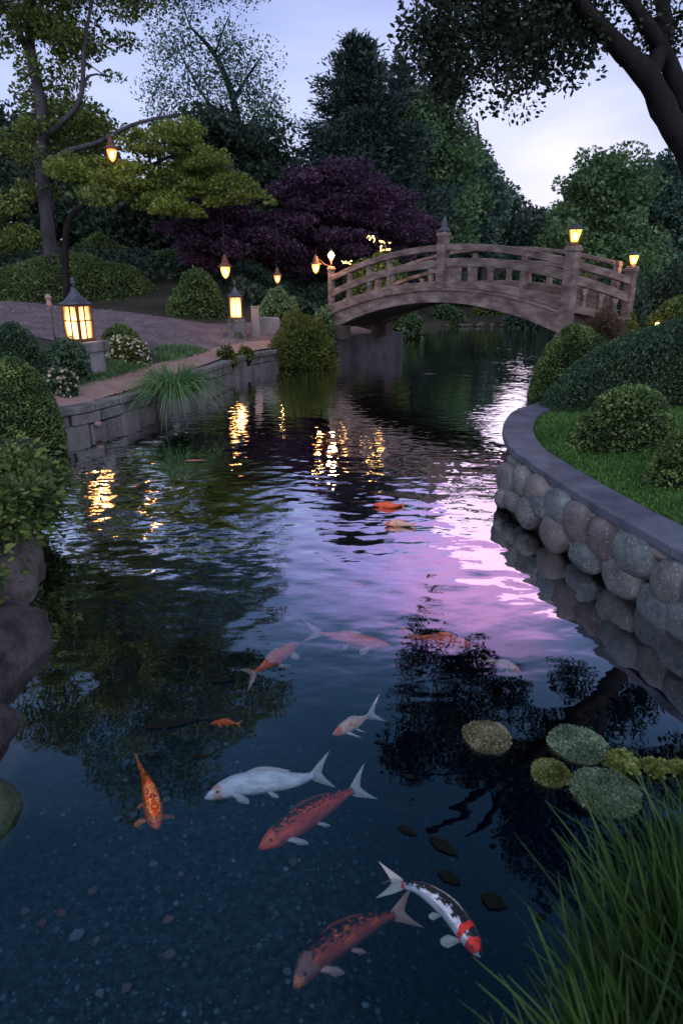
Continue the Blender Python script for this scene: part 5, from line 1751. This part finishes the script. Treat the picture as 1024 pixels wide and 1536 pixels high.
G['mapleshrub'] = leaf_mat('layered shrub leaves', (0.015, 0.03, 0.009), (0.05, 0.078, 0.018), (0.15, 0.18, 0.04), scale=2)
leafy('leafy_shrub', 'leafy shrub with layered yellow green sprays reaching over the water', (-3.0, 5.35, 0.14), (0.55, 0.45, 0.28), 0.05, 'mapleshrub', 3, 75, 110, 0.12)
leafy('leafy_shrub', 'leafy shrub hanging over the top of the brown mossy rock', (-2.62, 4.45, 0.22), (0.36, 0.35, 0.25), 0.055, 'mapleshrub', 9, 40, 110, 0.12)
bush('loose_shrub', 'dark shaggy shrub between the clipped ball and the leafy sprays', (-3.55, 6.55, 0.0), (0.62, 0.6, 0.50), 0.045, 'dark', bump=0.22, thick=0.25, wild=1.2)
bush('loose_shrub', 'dark shaggy ground shrub behind the leafy sprays at the frame edge', (-3.25, 5.5, -0.05), (0.55, 0.6, 0.40), 0.045, 'dark', bump=0.22, thick=0.25, wild=1.2)
leafy('leafy_shrub', 'lower dark leafy shrub above the brown mossy rock', (-2.80, 4.85, 0.10), (0.40, 0.4, 0.24), 0.055, 'mapleshrub', 4, 45, 110, 0.13)
leafy('leafy_shrub', 'dark leafy undergrowth beneath the large clipped ball', (-3.85, 6.6, 0.0), (0.45, 0.45, 0.24), 0.06, 'olive', 5, 45, 100, 0.15)
leafy('leafy_shrub', 'small leafy sprays trailing down over the long pale mauve rock', (-2.42, 3.55, 0.10), (0.25, 0.4, 0.18), 0.045, 'mapleshrub', 15, 34, 80, 0.09)
leafy('leafy_shrub', 'shaded leafy growth at the frame edge beside the mossy rock', (-3.05, 4.1, 0.15), (0.4, 0.5, 0.35), 0.055, 'olive', 6, 40, 100, 0.13)

# foreground iris clump on the east side
ri_ = np.random.default_rng(90)
n = 3300
bx_ = ri_.uniform(0.34, 1.45, n); by_ = 0.78 + 0.62 * ri_.random(n) * np.clip(bx_, .5, 1.1) - 0.10 * (bx_ < 0.7)
hs = np.clip(0.35 + (bx_ - 0.42) * 1.05, 0.35, 1.0)
Bi = np.stack([bx_, by_, np.full(n, 0.0)], 1)
for i, (lo, hi, hg) in enumerate([(0.30, 0.58, 0.46), (0.58, 0.82, 0.66), (0.82, 1.02, 0.78), (1.02, 1.5, 0.84)]):
    k = (bx_ >= lo) & (bx_ < hi)
    lbls = ['short arching blades at the outer edge of the iris clump over the water', 'iris blades of middling height beside the arching outer blades',
            'tall dense iris blades below the lily pads', 'tallest iris blades at the picture corner']
    blades('iris_clump', lbls[i], Bi[k], hg, (-0.14, 0.10), 0.006, 'iris', 'iris', segs=9, seed=60 + i, spread=0.17, group='iris clumps at the near corner')

# ------------------------------------------------------------------ mossy pads and lettuces
rp = np.random.default_rng(13)


def pad(px, py, w, h, mat, label, name='moss_pad', frilly=False):
    c = atz(px, py, 0.015)
    s = w / 2 * depth_of(c) / 1000
    t = empty(name, (c[0], c[1], 0.0), label, 'water plant' if frilly else 'lily pad', 'floating plants')
    nn = 40
    rad = 1 + 0.05 * np.array([mnoise.noise(Vector((math.cos(2 * math.pi * k / nn) * 1.3 + px, math.sin(2 * math.pi * k / nn) * 1.3, py))) for k in range(nn)]) * 2
    V, F = [], []
    prof = [(0.0, 0.019), (0.5, 0.02), (0.85, 0.017), (1.0, 0.008), (0.97, -0.010), (0.6, -0.02)]
    V.append((c[0], c[1], 0.02))
    for q, z in prof[1:]:
        for k in range(nn):
            a = 2 * math.pi * k / nn
            V.append((c[0] + s * q * rad[k] * math.cos(a), c[1] + s * q * rad[k] * math.sin(a), z + 0.004 * mnoise.noise(Vector((k * .7, q * 5, px)))))
    for k in range(nn): F.append((0, 1 + k, 1 + (k + 1) % nn))
    for i in range(len(prof) - 2):
        for k in range(nn):
            F.append((1 + i * nn + k, 1 + i * nn + (k + 1) % nn, 1 + (i + 1) * nn + (k + 1) % nn, 1 + (i + 1) * nn + k)[::-1])
    if not frilly:
        link('pad', poly_mesh('pad', V, F, M['moss_green'], True), t)
        n = 5200
        a = rp.random(n) * 6.28; q = np.sqrt(rp.random(n))
        rk = np.interp(a, np.arange(nn + 1) * 2 * math.pi / nn, np.append(rad, rad[0]))
        dome = np.interp(q, [0, 0.5, 0.85, 1.0], [0.024, 0.024, 0.021, 0.010])
        P = np.stack([c[0] + s * q * rk * np.cos(a), c[1] + s * q * rk * np.sin(a), dome], 1)
        D = np.stack([np.cos(a) * 0.6, np.sin(a) * 0.6, 0.7 + 0 * a], 1)
        V, F = leaf_quads(P, D, 0.013, 0.55, 0.9, sizevar=0.5, r=rp)
        link('moss', poly_mesh('moss', V, F, G[mat]), t)
    else:
        # rosettes of rounded ribbed leaves
        P, D = [], []
        for k in range(frilly):
            a0 = rp.random() * 6.28; q = math.sqrt(rp.random()) * 0.75
            cx, cy = c[0] + s * q * math.cos(a0), c[1] + s * q * 0.8 * math.sin(a0)
            for j in range(60):
                a = rp.random() * 6.28; e = rp.random()
                P.append((cx + 0.024 * e * math.cos(a), cy + 0.024 * e * math.sin(a), 0.006 + 0.016 * (1 - e)))
                D.append((math.cos(a), math.sin(a), 0.5 + 0.7 * (1 - e)))
        V, F = leaf_quads(np.array(P), np.array(D), 0.017, 0.95, 0.35, six=True, r=rp)
        link('leaves', poly_mesh('leaves', V, F, G[mat]), t)


pad(730, 1103, 72, 52, 'moss_r', 'round mossy pad floating apart with a pinkish rim')
pad(866, 1114, 84, 56, 'moss_g', 'large grey green pad farther from the iris blades')
pad(825, 1158, 58, 42, 'moss', 'small olive round pad between the two grey green ones')
pad(908, 1186, 100, 70, 'moss_g', 'largest blue green pad touching the iris tips')
pad(927, 1142, 62, 40, 'lettuce', 'frilly yellow green rosette between the big pads', 'water_lettuce', 16)
pad(984, 1150, 40, 30, 'lettuce', 'frilly floating rosette by the picture edge, whole one', 'water_lettuce', 11)
pad(1015, 1153, 36, 30, 'lettuce', 'frilly floating rosette cut by the picture edge', 'water_lettuce', 10)

# dark leaves afloat, plus dark reflections modelled as leaf shapes
m_, nt_, out_ = nmat('wet leaf and dark reflection')
ng = N(nt_, 'TexNoise', i_Scale=12)
cc_ = ramp(nt_, ng.outputs['Fac'], [(0.3, (0.003, 0.005, 0.004)), (0.7, (0.012, 0.012, 0.008))])
pb_ = N(nt_, 'BsdfPrincipled', i_Roughness=0.8)
pb_.inputs['Specular IOR Level'].default_value = 0.1
L(nt_, cc_, pb_.inputs['Base Color']); L(nt_, pb_.outputs[0], out_.inputs['Surface'])
M['leaf_reflection_dark'] = m_
m_, nt_, out_ = nmat('rusty fallen leaf')
oi = N(nt_, 'ObjectInfo')
cc_ = ramp(nt_, oi.outputs['Random'], [(0.0, (0.35, 0.09, 0.05)), (0.4, (0.30, 0.14, 0.12)), (0.75, (0.28, 0.22, 0.2)), (1.0, (0.5, 0.10, 0.03))])
pb_ = N(nt_, 'BsdfPrincipled', i_Roughness=0.6)
L(nt_, cc_, pb_.inputs['Base Color']); L(nt_, pb_.outputs[0], out_.inputs['Surface'])
M['leaf_rust'] = m_


def leaf_shape(name, ln, wd, mat, curl=0.12):
    V, F = [], []
    n = 9
    for i in range(n + 1):
        t = i / n
        wv = wd / 2 * (math.sin(math.pi * t ** 0.85) ** 0.9) * (1 + 0.12 * math.sin(i * 2.1)) + 0.0005
        x = (t - .5) * ln
        for s in (-1, 0, 1):
            V.append((x, s * wv, curl * ln * (0.35 * (t - .5) ** 2) + curl * abs(s) * wv * 0.9))
    b = len(V)
    V += [(p[0], p[1], p[2] - 0.0012) for p in V]
    for i in range(n):
        for s in range(2):
            a = i * 3 + s
            F.append((a, a + 3, a + 4, a + 1)); F.append((b + a, b + a + 1, b + a + 4, b + a + 3))
    return poly_mesh(name, V, F, mat, True)


def floating(px, py, ln, wd, ang, label, mat='leaf_reflection_dark', z=0.004, group='leaves floating on the pond', name='leaf_or_reflection'):
    c = atz(px, py, z); k = depth_of(c) / 1000
    o = link(name, leaf_shape(name, ln * k, wd * k, M[mat]))
    o.location = [float(v) for v in c]; o.rotation_euler = (0, 0, R(ang))
    tag(o, label, 'leaf', group)


floating(611, 1246, 34, 12, -32, 'narrow dark leaf afloat farthest from the splashy koi')
floating(665, 1269, 52, 20, -42, 'long dark leaf afloat above the other dark leaf')
floating(673, 1316, 40, 18, -35, 'dark pointed leaf afloat just above the black and white koi')
floating(740, 1352, 40, 28, -30, 'broad ragged dark leaf afloat beside the iris tips')
floating(812, 1376, 18, 13, 20, 'little dark leaf afloat among the iris blades')
floating(568, 1113, 16, 7, -15, 'tiny dark leaf near the fan tailed koi')
floating(613, 1165, 22, 8, -30, 'slim dark leaf on the water near the red backed koi tail')
floating(293, 691, 34, 9, 8, 'rusty leaf drifting alone near the block wall', 'leaf_rust')
floating(645, 561, 20, 6, 10, 'pale blue leaf drifting out beyond the pier', 'leaf_rust')
floating(259, 1085, 92, 16, 14, 'long dark reflection drawn as a leaf shape near the small red koi', 'leaf_reflection_dark')  # this and the next two: dark water reflections built as leaf meshes
floating(335, 1020, 34, 13, 10, 'short dark reflection drawn as a leaf shape near the orange koi', 'leaf_reflection_dark')
floating(300, 1134, 26, 9, 0, 'dark reflection fragment drawn as a leaf shape above the white koi', 'leaf_reflection_dark')
p = on_curve(Lc, seg, 1.95, 0.05)[0]
p = atz(146, 638, 0.12)
mb = MB(); mb.lathe((p[0] + 0.02, p[1] - 0.02, 0.10), [(0.01, 0), (0.05, 0.02), (0.06, 0.05), (0.03, 0.08)], 9)  # plain knob modelling a small peach spot on the wall
tag(mb.build('wall_knob', M['edge'], None, True), 'small pale knob on the block wall at the waterline', 'ornament')
# sunken leaves on the bed; the last two stand for koi fins
sunk = [(231, 1297, 14, 'round rusty sunken leaf below the speckled koi'), (140, 1336, 15, 'plain orange sunken leaf above the pink ones'), (92, 1370, 16, 'pinkish sunken leaf left of the orange one'), (115, 1404, 22, 'largest dusky pink sunken leaf'),
        (64, 1385, 14, 'small brown sunken leaf beside the pink one'), (38, 1368, 14, 'orange sunken leaf nearest the rocks'), (145, 1410, 12, 'pale sunken leaf next to the dusky pink one'), (271, 1311, 10, 'tiny pale sunken leaf right of the round rusty one'),
        (190, 1483, 16, 'rusty sunken leaf low in the picture'), (150, 1490, 14, 'faint pink sunken leaf low in the picture'), (253, 1380, 16, 'faded sunken leaf in the dark gravel'), (439, 1293, 15, 'brownish sunken leaf under the red koi chin'),
        (228, 1133, 10, 'pale pink sunken leaf near the thin koi tail'), (250, 1200, 12, 'white sunken leaf beside the speckled koi'), (431, 1458, 14, 'dull red sunken leaf by the dark red koi nose'), (178, 1228, 13, 'pale grey sunken leaf left of the speckled koi'),
        (200, 1222, 12, 'mauve sunken leaf left of the speckled koi'), (254, 1432, 18, 'bluish sunken leaf deep in the gravel'), (430, 1000, 14, 'pink leaf shaped fin beside the orange koi'), (413, 1011, 10, 'small pink leaf shaped fin under the orange koi')]
for i, (px, py, s, lb) in enumerate(sunk):
    zb_ = BED if i < 18 else -0.25
    for _ in range(6):
        c = atz(px, py, zb_)
        if i < 18: zb_ = float(bed_z(np.array([c[0]]), np.array([c[1]]))[0]) + 0.02
    c = atz(px, py, zb_); k = depth_of(c) / 1000
    o = link('sunken_leaf_or_fin', leaf_shape('sunken_leaf_or_fin', s * k * 1.1, s * k * 0.85, M['leaf_rust'], 0.3))
    o.location = [float(v) for v in c]; o.rotation_euler = (0, 0, i * 1.3)
    tag(o, lb, 'leaf', 'sunken leaves on the pond bed')

# ------------------------------------------------------------------ koi


def koi_mat(name, base, patch, th, black=None, scale=5.0, seed=0.0, head=None, belly=None, glit=False, rough=0.35):
    """skin drawn along the fish: UV u = nose to tail, v = back (0) to belly (1)"""
    m, nt, out = nmat(name)
    uv = N(nt, 'UVMap')
    sp = N(nt, 'SeparateXYZ'); L(nt, uv.outputs[0], sp.inputs[0])
    tc = N(nt, 'TexCoord')
    mp = N(nt, 'Mapping'); mp.inputs['Location'].default_value = (seed, seed * 2.3, 0); mp.inputs['Scale'].default_value = (1, .55, 1)
    L(nt, uv.outputs[0], mp.inputs['Vector'])
    nz = N(nt, 'TexNoise', i_Scale=scale, i_Detail=3); L(nt, mp.outputs[0], nz.inputs['Vector'])
    f = ramp(nt, nz.outputs['Fac'], [(th - 0.02, (0, 0, 0)), (th + 0.02, (1, 1, 1))])
    mx = N(nt, 'Mix', data_type='RGBA'); L(nt, f, mx.inputs[0]); mx.inputs[6].default_value = rgba(base); mx.inputs[7].default_value = rgba(patch)
    col = mx.outputs[2]
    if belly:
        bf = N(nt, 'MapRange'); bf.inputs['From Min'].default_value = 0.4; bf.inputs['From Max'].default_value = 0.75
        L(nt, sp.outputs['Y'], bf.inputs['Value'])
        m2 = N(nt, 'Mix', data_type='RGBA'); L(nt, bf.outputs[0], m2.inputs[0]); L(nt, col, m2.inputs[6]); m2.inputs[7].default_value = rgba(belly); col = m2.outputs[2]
    if black:
        nb = N(nt, 'TexNoise', i_Scale=black[1], i_Detail=4); L(nt, mp.outputs[0], nb.inputs['Vector'])
        a = N(nt, 'Math', operation='MULTIPLY_ADD'); L(nt, sp.outputs['Y'], a.inputs[0]); a.inputs[1].default_value = -black[2]; L(nt, nb.outputs['Fac'], a.inputs[2])
        bf = ramp(nt, a.outputs[0], [(black[0] - .015, (0, 0, 0)), (black[0] + .015, (1, 1, 1))])
        m3 = N(nt, 'Mix', data_type='RGBA'); L(nt, bf, m3.inputs[0]); L(nt, col, m3.inputs[6]); m3.inputs[7].default_value = (0.012, 0.013, 0.018, 1); col = m3.outputs[2]
    if head:
        for (u0, u1, hc) in head:
            a = N(nt, 'Math', operation='MULTIPLY_ADD'); L(nt, nz.outputs['Fac'], a.inputs[0]); a.inputs[1].default_value = 0.12; L(nt, sp.outputs['X'], a.inputs[2])
            g1 = N(nt, 'Math', operation='GREATER_THAN'); L(nt, a.outputs[0], g1.inputs[0]); g1.inputs[1].default_value = u0 + .06
            g2 = N(nt, 'Math', operation='LESS_THAN'); L(nt, a.outputs[0], g2.inputs[0]); g2.inputs[1].default_value = u1 + .06
            gm = N(nt, 'Math', operation='MULTIPLY'); L(nt, g1.outputs[0], gm.inputs[0]); L(nt, g2.outputs[0], gm.inputs[1])
            m4 = N(nt, 'Mix', data_type='RGBA'); L(nt, gm.outputs[0], m4.inputs[0]); L(nt, col, m4.inputs[6]); m4.inputs[7].default_value = rgba(hc); col = m4.outputs[2]
    mo = N(nt, 'TexNoise', i_Scale=9, i_Detail=5); L(nt, mp.outputs[0], mo.inputs['Vector'])
    mot = ramp(nt, mo.outputs['Fac'], [(0.35, (0.62, 0.62, 0.66)), (0.65, (1, 1, 1))])
    mm_ = N(nt, 'Mix', data_type='RGBA', blend_type='MULTIPLY'); mm_.inputs[0].default_value = 1.0
    L(nt, col, mm_.inputs[6]); L(nt, mot, mm_.inputs[7]); col = mm_.outputs[2]
    p = N(nt, 'BsdfPrincipled', i_Roughness=rough)
    L(nt, col, p.inputs['Base Color'])
    vo = N(nt, 'TexVoronoi', i_Scale=46 if not glit else 30); 
    ms = N(nt, 'Mapping'); ms.inputs['Scale'].default_value = (1.0, 0.5, 1); L(nt, uv.outputs[0], ms.inputs['Vector']); L(nt, ms.outputs[0], vo.inputs['Vector'])
    if glit:
        gr_ = ramp(nt, vo.outputs['Distance'], [(0.25, (1, 1, 1)), (0.5, (0, 0, 0))])
        m5 = N(nt, 'Mix', data_type='RGBA'); L(nt, gr_, m5.inputs[0]); L(nt, col, m5.inputs[6]); m5.inputs[7].default_value = (1.0, 0.42, 0.05, 1)
        L(nt, m5.outputs[2], p.inputs['Base Color'])
    b = N(nt, 'Bump'); b.inputs['Strength'].default_value = 0.6; b.inputs['Distance'].default_value = 0.004
    L(nt, vo.outputs['Distance'], b.inputs['Height']); L(nt, b.outputs[0], p.inputs['Normal'])
    L(nt, p.outputs[0], out.inputs['Surface'])
    return m


def fin_mat(name, c, tip=None):
    m, nt, out = nmat(name)
    tc = N(nt, 'TexCoord')
    wv = N(nt, 'TexWave', i_Scale=30, i_Distortion=2.0); L(nt, tc.outputs['Object'], wv.inputs['Vector'])
    col = ramp(nt, wv.outputs['Fac'], [(0, [v * .92 for v in c]), (1, c)])
    p = N(nt, 'BsdfPrincipled', i_Roughness=0.45); L(nt, col, p.inputs['Base Color'])
    t = N(nt, 'BsdfTransparent')
    mx = N(nt, 'MixShader'); mx.inputs[0].default_value = 0.5
    L(nt, p.outputs[0], mx.inputs[1]); L(nt, t.outputs[0], mx.inputs[2]); L(nt, mx.outputs[0], out.inputs['Surface'])
    return m


PROF_U = [0, .03, .08, .16, .28, .42, .58, .72, .85, .94, 1.0]
PROF_W = [.018, .045, .068, .09, .108, .112, .098, .075, .048, .034, .030]
PROF_H = [.018, .045, .075, .105, .128, .135, .118, .088, .058, .044, .046]


def koi(label, pts, depth, mat, fmat, girth=1.0, tail=0.30, roll=35, pect=(1, 1), dorsal=1.0, dmat=None, fan=1.0, tilt=0.0, pect_len=0.19, eye=True, name='koi', tail_bend=0.0):
    """pts: where the fish lies on the water plane, nose first, tail root last"""
    P3 = np.array([atz(x, y, -depth) for x, y in pts])
    n = 44
    S = spline(P3, n)
    Lb = np.sum(np.linalg.norm(np.diff(S, axis=0), axis=1))
    t = empty(name, S[n // 2], label, 'koi', 'koi in the pond')
    T = np.gradient(S, axis=0); T /= np.linalg.norm(T, axis=1, keepdims=True)
    u = np.linspace(0, 1, n)
    hw = np.interp(u, PROF_U, PROF_W) * Lb * girth; hh = np.interp(u, PROF_U, PROF_H) * Lb * girth
    # back leans away from the viewer, towards +y of the picture
    up0 = np.array((0, 0, 1.0))
    sideways = np.cross(T, up0); sideways /= np.linalg.norm(sideways, axis=1, keepdims=True)
    sgn = np.where((sideways @ np.array((0, 1.0, 0))).mean() > 0, 1, -1)
    B = np.cos(R(roll)) * up0 + np.sin(R(roll)) * sideways * sgn          # dorsal direction
    Bn = B - T * np.sum(B * T, 1, keepdims=True); Bn /= np.linalg.norm(Bn, axis=1, keepdims=True)
    Sd = np.cross(T, Bn)
    m = 20
    V, UV = [], []
    for i in range(n):
        for k in range(m):
            a = 2 * math.pi * k / m
            ca, sa = math.cos(a), math.sin(a)
            z = ca * hh[i] * (1.0 if ca > 0 else 0.92)
            V.append(S[i] + Bn[i] * z + Sd[i] * sa * hw[i] * (1 - 0.12 * ca))
            UV.append((u[i], (1 - ca) / 2 if True else 0))
    F, FU = [], []
    for i in range(n - 1):
        for k in range(m):
            F.append((i * m + k, i * m + (k + 1) % m, (i + 1) * m + (k + 1) % m, (i + 1) * m + k))
    V.append(S[0] - T[0] * 0.02 * Lb); UV.append((0, 0.5)); V.append(S[-1]); UV.append((1, .5))
    for k in range(m):
        F.append((len(V) - 2, (k + 1) % m, k)); F.append((len(V) - 1, (n - 1) * m + k, (n - 1) * m + (k + 1) % m))
    me = poly_mesh('body', V, F, mat, True)
    ul = me.uv_layers.new(name='UVMap')
    li = np.zeros(len(me.loops), np.int32); me.loops.foreach_get('vertex_index', li)
    ul.data.foreach_set('uv', np.array(UV, np.float32)[li].ravel())
    link('body', me, t)

    def fan_fin(nm, root, along, across, ln, wd0, wd1, fork, nrm, lobes=True, ns=14, nr=8):
        V, F = [], []
        for j in range(nr + 1):
            q = j / nr
            for i in range(ns + 1):
                s = i / ns * 2 - 1
                rim = ln * (1 - fork * (1 - abs(s) ** 1.3)) if lobes else ln * (1 - 0.35 * s * s)
                wdt = wd0 + (wd1 - wd0) * q ** (0.9)
                p = root + along * rim * q + across * s * wdt + nrm * (0.05 * ln * math.sin(q * 3 + s * 2))
                V.append(p)
        for j in range(nr):
            for i in range(ns):
                a = j * (ns + 1) + i
                F.append((a, a + 1, a + ns + 2, a + ns + 1))
        b = len(V)
        off = nrm * 0.0012
        V = [v + off for v in V] + [v - off for v in V]
        F = F + [tuple(b + q for q in f[::-1]) for f in F]
        link(nm, poly_mesh(nm, V, F, fmat, True), t)
    Te = T[-1]
    if tail_bend:
        ax = Bn[-1]; Te = Te * math.cos(R(tail_bend)) + Sd[-1] * math.sin(R(tail_bend))
    fan_fin('tail_fin', S[-1] - T[-1] * 0.02 * Lb, Te, Bn[-1], tail * Lb, 0.035 * Lb, 0.17 * Lb * fan, 0.55, Sd[-1])
    for side, on in ((1, pect[0]), (-1, pect[1])):
        if not on: continue
        i = int(n * 0.24)
        root = S[i] + Sd[i] * side * hw[i] * 0.8 - Bn[i] * hh[i] * 0.45
        out_ = Sd[i] * side * 0.9 - Bn[i] * 0.55 + T[i] * 0.55
        out_ /= np.linalg.norm(out_)
        ac = np.cross(out_, Bn[i]); ac /= np.linalg.norm(ac)
        fan_fin('pectoral_fin', root, out_, ac, pect_len * Lb, 0.015 * Lb, 0.062 * Lb, 0, np.cross(out_, ac), False)
        i = int(n * 0.52)
        root = S[i] + Sd[i] * side * hw[i] * 0.6 - Bn[i] * hh[i] * 0.75
        fan_fin('pelvic_fin', root, out_, ac, pect_len * 0.62 * Lb, 0.012 * Lb, 0.04 * Lb, 0, np.cross(out_, ac), False)
    if dorsal:
        V, F = [], []
        ns = 14
        for k in range(ns + 1):
            q = k / ns; i = int(n * (0.36 + 0.32 * q))
            hgt = 0.055 * Lb * dorsal * math.sin(min(1, q * 2.2 + .1) * math.pi / 2) * (1 - 0.7 * q)
            r0 = S[i] + Bn[i] * hh[i] * 0.93
            for e, o_ in ((0, 1), (1, 1), (1, -1), (0, -1)):
                V.append(r0 + Bn[i] * hgt * e + T[i] * hgt * 0.7 * e + Sd[i] * 0.0012 * o_)
        for k in range(ns):
            for j in range(4):
                F.append((k * 4 + j, k * 4 + (j + 1) % 4, (k + 1) * 4 + (j + 1) % 4, (k + 1) * 4 + j))
        link('dorsal_fin', poly_mesh('dorsal_fin', V, F, dmat or fmat, True), t)
    if eye:
        for side in (1, -1):
            i = int(n * 0.10)
            c = S[i] + Sd[i] * side * hw[i] * 0.86 + Bn[i] * hh[i] * 0.30
            mb = MB(); rr = 0.013 * Lb
            mb.lathe(c, [(rr * .3, -rr * .9), (rr * .8, -rr * .5), (rr, 0), (rr * .8, rr * .5), (rr * .3, rr * .9)], 10)
            mb.build('eye', M['eye'], t, True)
    return t


m_, nt_, out_ = nmat('fish eye')
pb_ = N(nt_, 'BsdfPrincipled', i_Roughness=0.15)
pb_.inputs['Base Color'].default_value = (0.01, 0.01, 0.012, 1)
L(nt_, pb_.outputs[0], out_.inputs['Surface'])
M['eye'] = m_
F_white = fin_mat('white fin', (0.75, 0.72, 0.70)); F_pink = fin_mat('pink fin', (0.75, 0.45, 0.40)); F_or = fin_mat('orange fin', (0.85, 0.25, 0.10)); F_dk = fin_mat('dusky red fin', (0.28, 0.07, 0.06))
K_white = koi_mat('white koi skin', (0.78, 0.80, 0.84), (0.70, 0.55, 0.52), 0.66, scale=3, seed=2.0, head=[(0.06, 0.12, (0.75, 0.42, 0.36))])
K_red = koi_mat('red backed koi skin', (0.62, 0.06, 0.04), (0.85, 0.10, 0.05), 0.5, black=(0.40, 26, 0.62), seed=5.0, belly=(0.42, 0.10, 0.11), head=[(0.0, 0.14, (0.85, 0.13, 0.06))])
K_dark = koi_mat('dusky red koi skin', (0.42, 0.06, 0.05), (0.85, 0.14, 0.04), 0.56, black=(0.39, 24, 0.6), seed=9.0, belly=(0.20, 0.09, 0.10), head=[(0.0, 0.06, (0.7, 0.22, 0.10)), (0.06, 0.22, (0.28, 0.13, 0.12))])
K_tri = koi_mat('white black and red koi skin', (0.86, 0.86, 0.92), (0.80, 0.80, 0.88), 0.6, black=(0.30, 16, 0.85), seed=3.0, head=[(0.03, 0.17, (0.95, 0.03, 0.02)), (0.24, 0.30, (0.95, 0.04, 0.02)), (0.97, 1.1, (0.95, 0.03, 0.02))])
K_or = koi_mat('orange koi skin', (0.95, 0.11, 0.03), (0.95, 0.26, 0.12), 0.6, seed=1.0, scale=4)
K_pale = koi_mat('peach koi skin', (0.85, 0.50, 0.36), (0.8, 0.2, 0.10), 0.62, seed=7.0, scale=4, head=[(0, 0.15, (0.85, 0.2, 0.10))])
K_glit = koi_mat('speckled orange koi skin', (0.50, 0.03, 0.01), (0.7, 0.07, 0.01), 0.5, seed=4.0, glit=True, rough=0.2)

koi('white koi with pink cheek swimming between the speckled and red koi', [(309, 1197), (350, 1180), (400, 1173), (445, 1170), (470, 1163)], 0.09, K_white, F_white, 0.80, 0.22, 30)
koi('red koi with black scalloped back and pale fins', [(390, 1272), (425, 1248), (465, 1222), (505, 1198), (528, 1186)], 0.10, K_red, F_white, 0.86, 0.24, 35, dmat=F_dk, dorsal=.8)
koi('dusky dark red koi nearest the bottom of the picture', [(442, 1480), (470, 1440), (515, 1407), (560, 1383), (590, 1372)], 0.12, K_dark, F_pink, 0.9, 0.26, 35, dmat=F_dk, dorsal=.8)
koi('white koi with black patches and bright red head at the surface', [(719, 1434), (702, 1402), (672, 1362), (632, 1334), (602, 1327)], 0.015, K_tri, F_white, 0.82, 0.26, 20, fan=1.1, dorsal=.35)
koi('orange koi swimming away above the small red one', [(447, 964), (425, 980), (402, 995), (382, 1009)], 0.09, K_or, F_pink, 0.80, 0.25, 25)
koi('peach koi with fanned white tail beside the tree reflection', [(500, 1102), (520, 1090), (537, 1082), (550, 1075)], 0.04, K_pale, F_white, 1.2, 0.55, 20, fan=2.0, pect_len=0.4)
koi('small red koi in the open blue water', [(316, 1086), (332, 1083), (346, 1084), (356, 1086)], 0.08, K_or, F_or, 0.85, 0.22, 20)
koi('speckled glittering orange koi with a thin upright tail', [(236, 1242), (231, 1215), (223, 1180), (213, 1155)], 0.03, K_glit, F_or, 0.95, 0.42, 5, fan=0.25)
koi('long pink koi under the purple reflection', [(583, 968), (545, 962), (510, 955), (480, 950)], 0.07, K_or, F_pink, 0.7, 0.3, 15)
koi('orange koi in the dark tree reflection', [(706, 968), (680, 962), (650, 958), (620, 955)], 0.04, K_or, F_or, 0.8, 0.25, 15)
koi('pink and orange koi breaking the surface right of the orange one', [(780, 1008), (765, 1000), (750, 995), (736, 990)], 0.03, K_pale, F_pink, 1.1, 0.3, 15)
koi('orange koi at the surface farthest from the viewer', [(560, 757), (575, 758), (590, 759), (602, 757)], -0.02, K_or, F_or, 0.9, 0.2, 10, eye=False)
koi('orange and white koi just nearer than the farthest one', [(577, 786), (592, 785), (605, 786), (618, 788)], -0.02, K_pale, F_or, 1.0, 0.2, 10, eye=False)
koi('faint pink koi beneath the lilac reflection', [(520, 876), (532, 877), (542, 878), (550, 880)], 0.05, K_or, F_pink, 0.8, 0.2, 10, eye=False)

scene.cycles.use_denoising = True
scene.cycles.max_bounces = 8
scene.cycles.transparent_max_bounces = 12
scene.cycles.volume_bounces = 0
scene.cycles.caustics_reflective = False
scene.cycles.caustics_refractive = False
scene.cycles.sample_clamp_indirect = 4.0
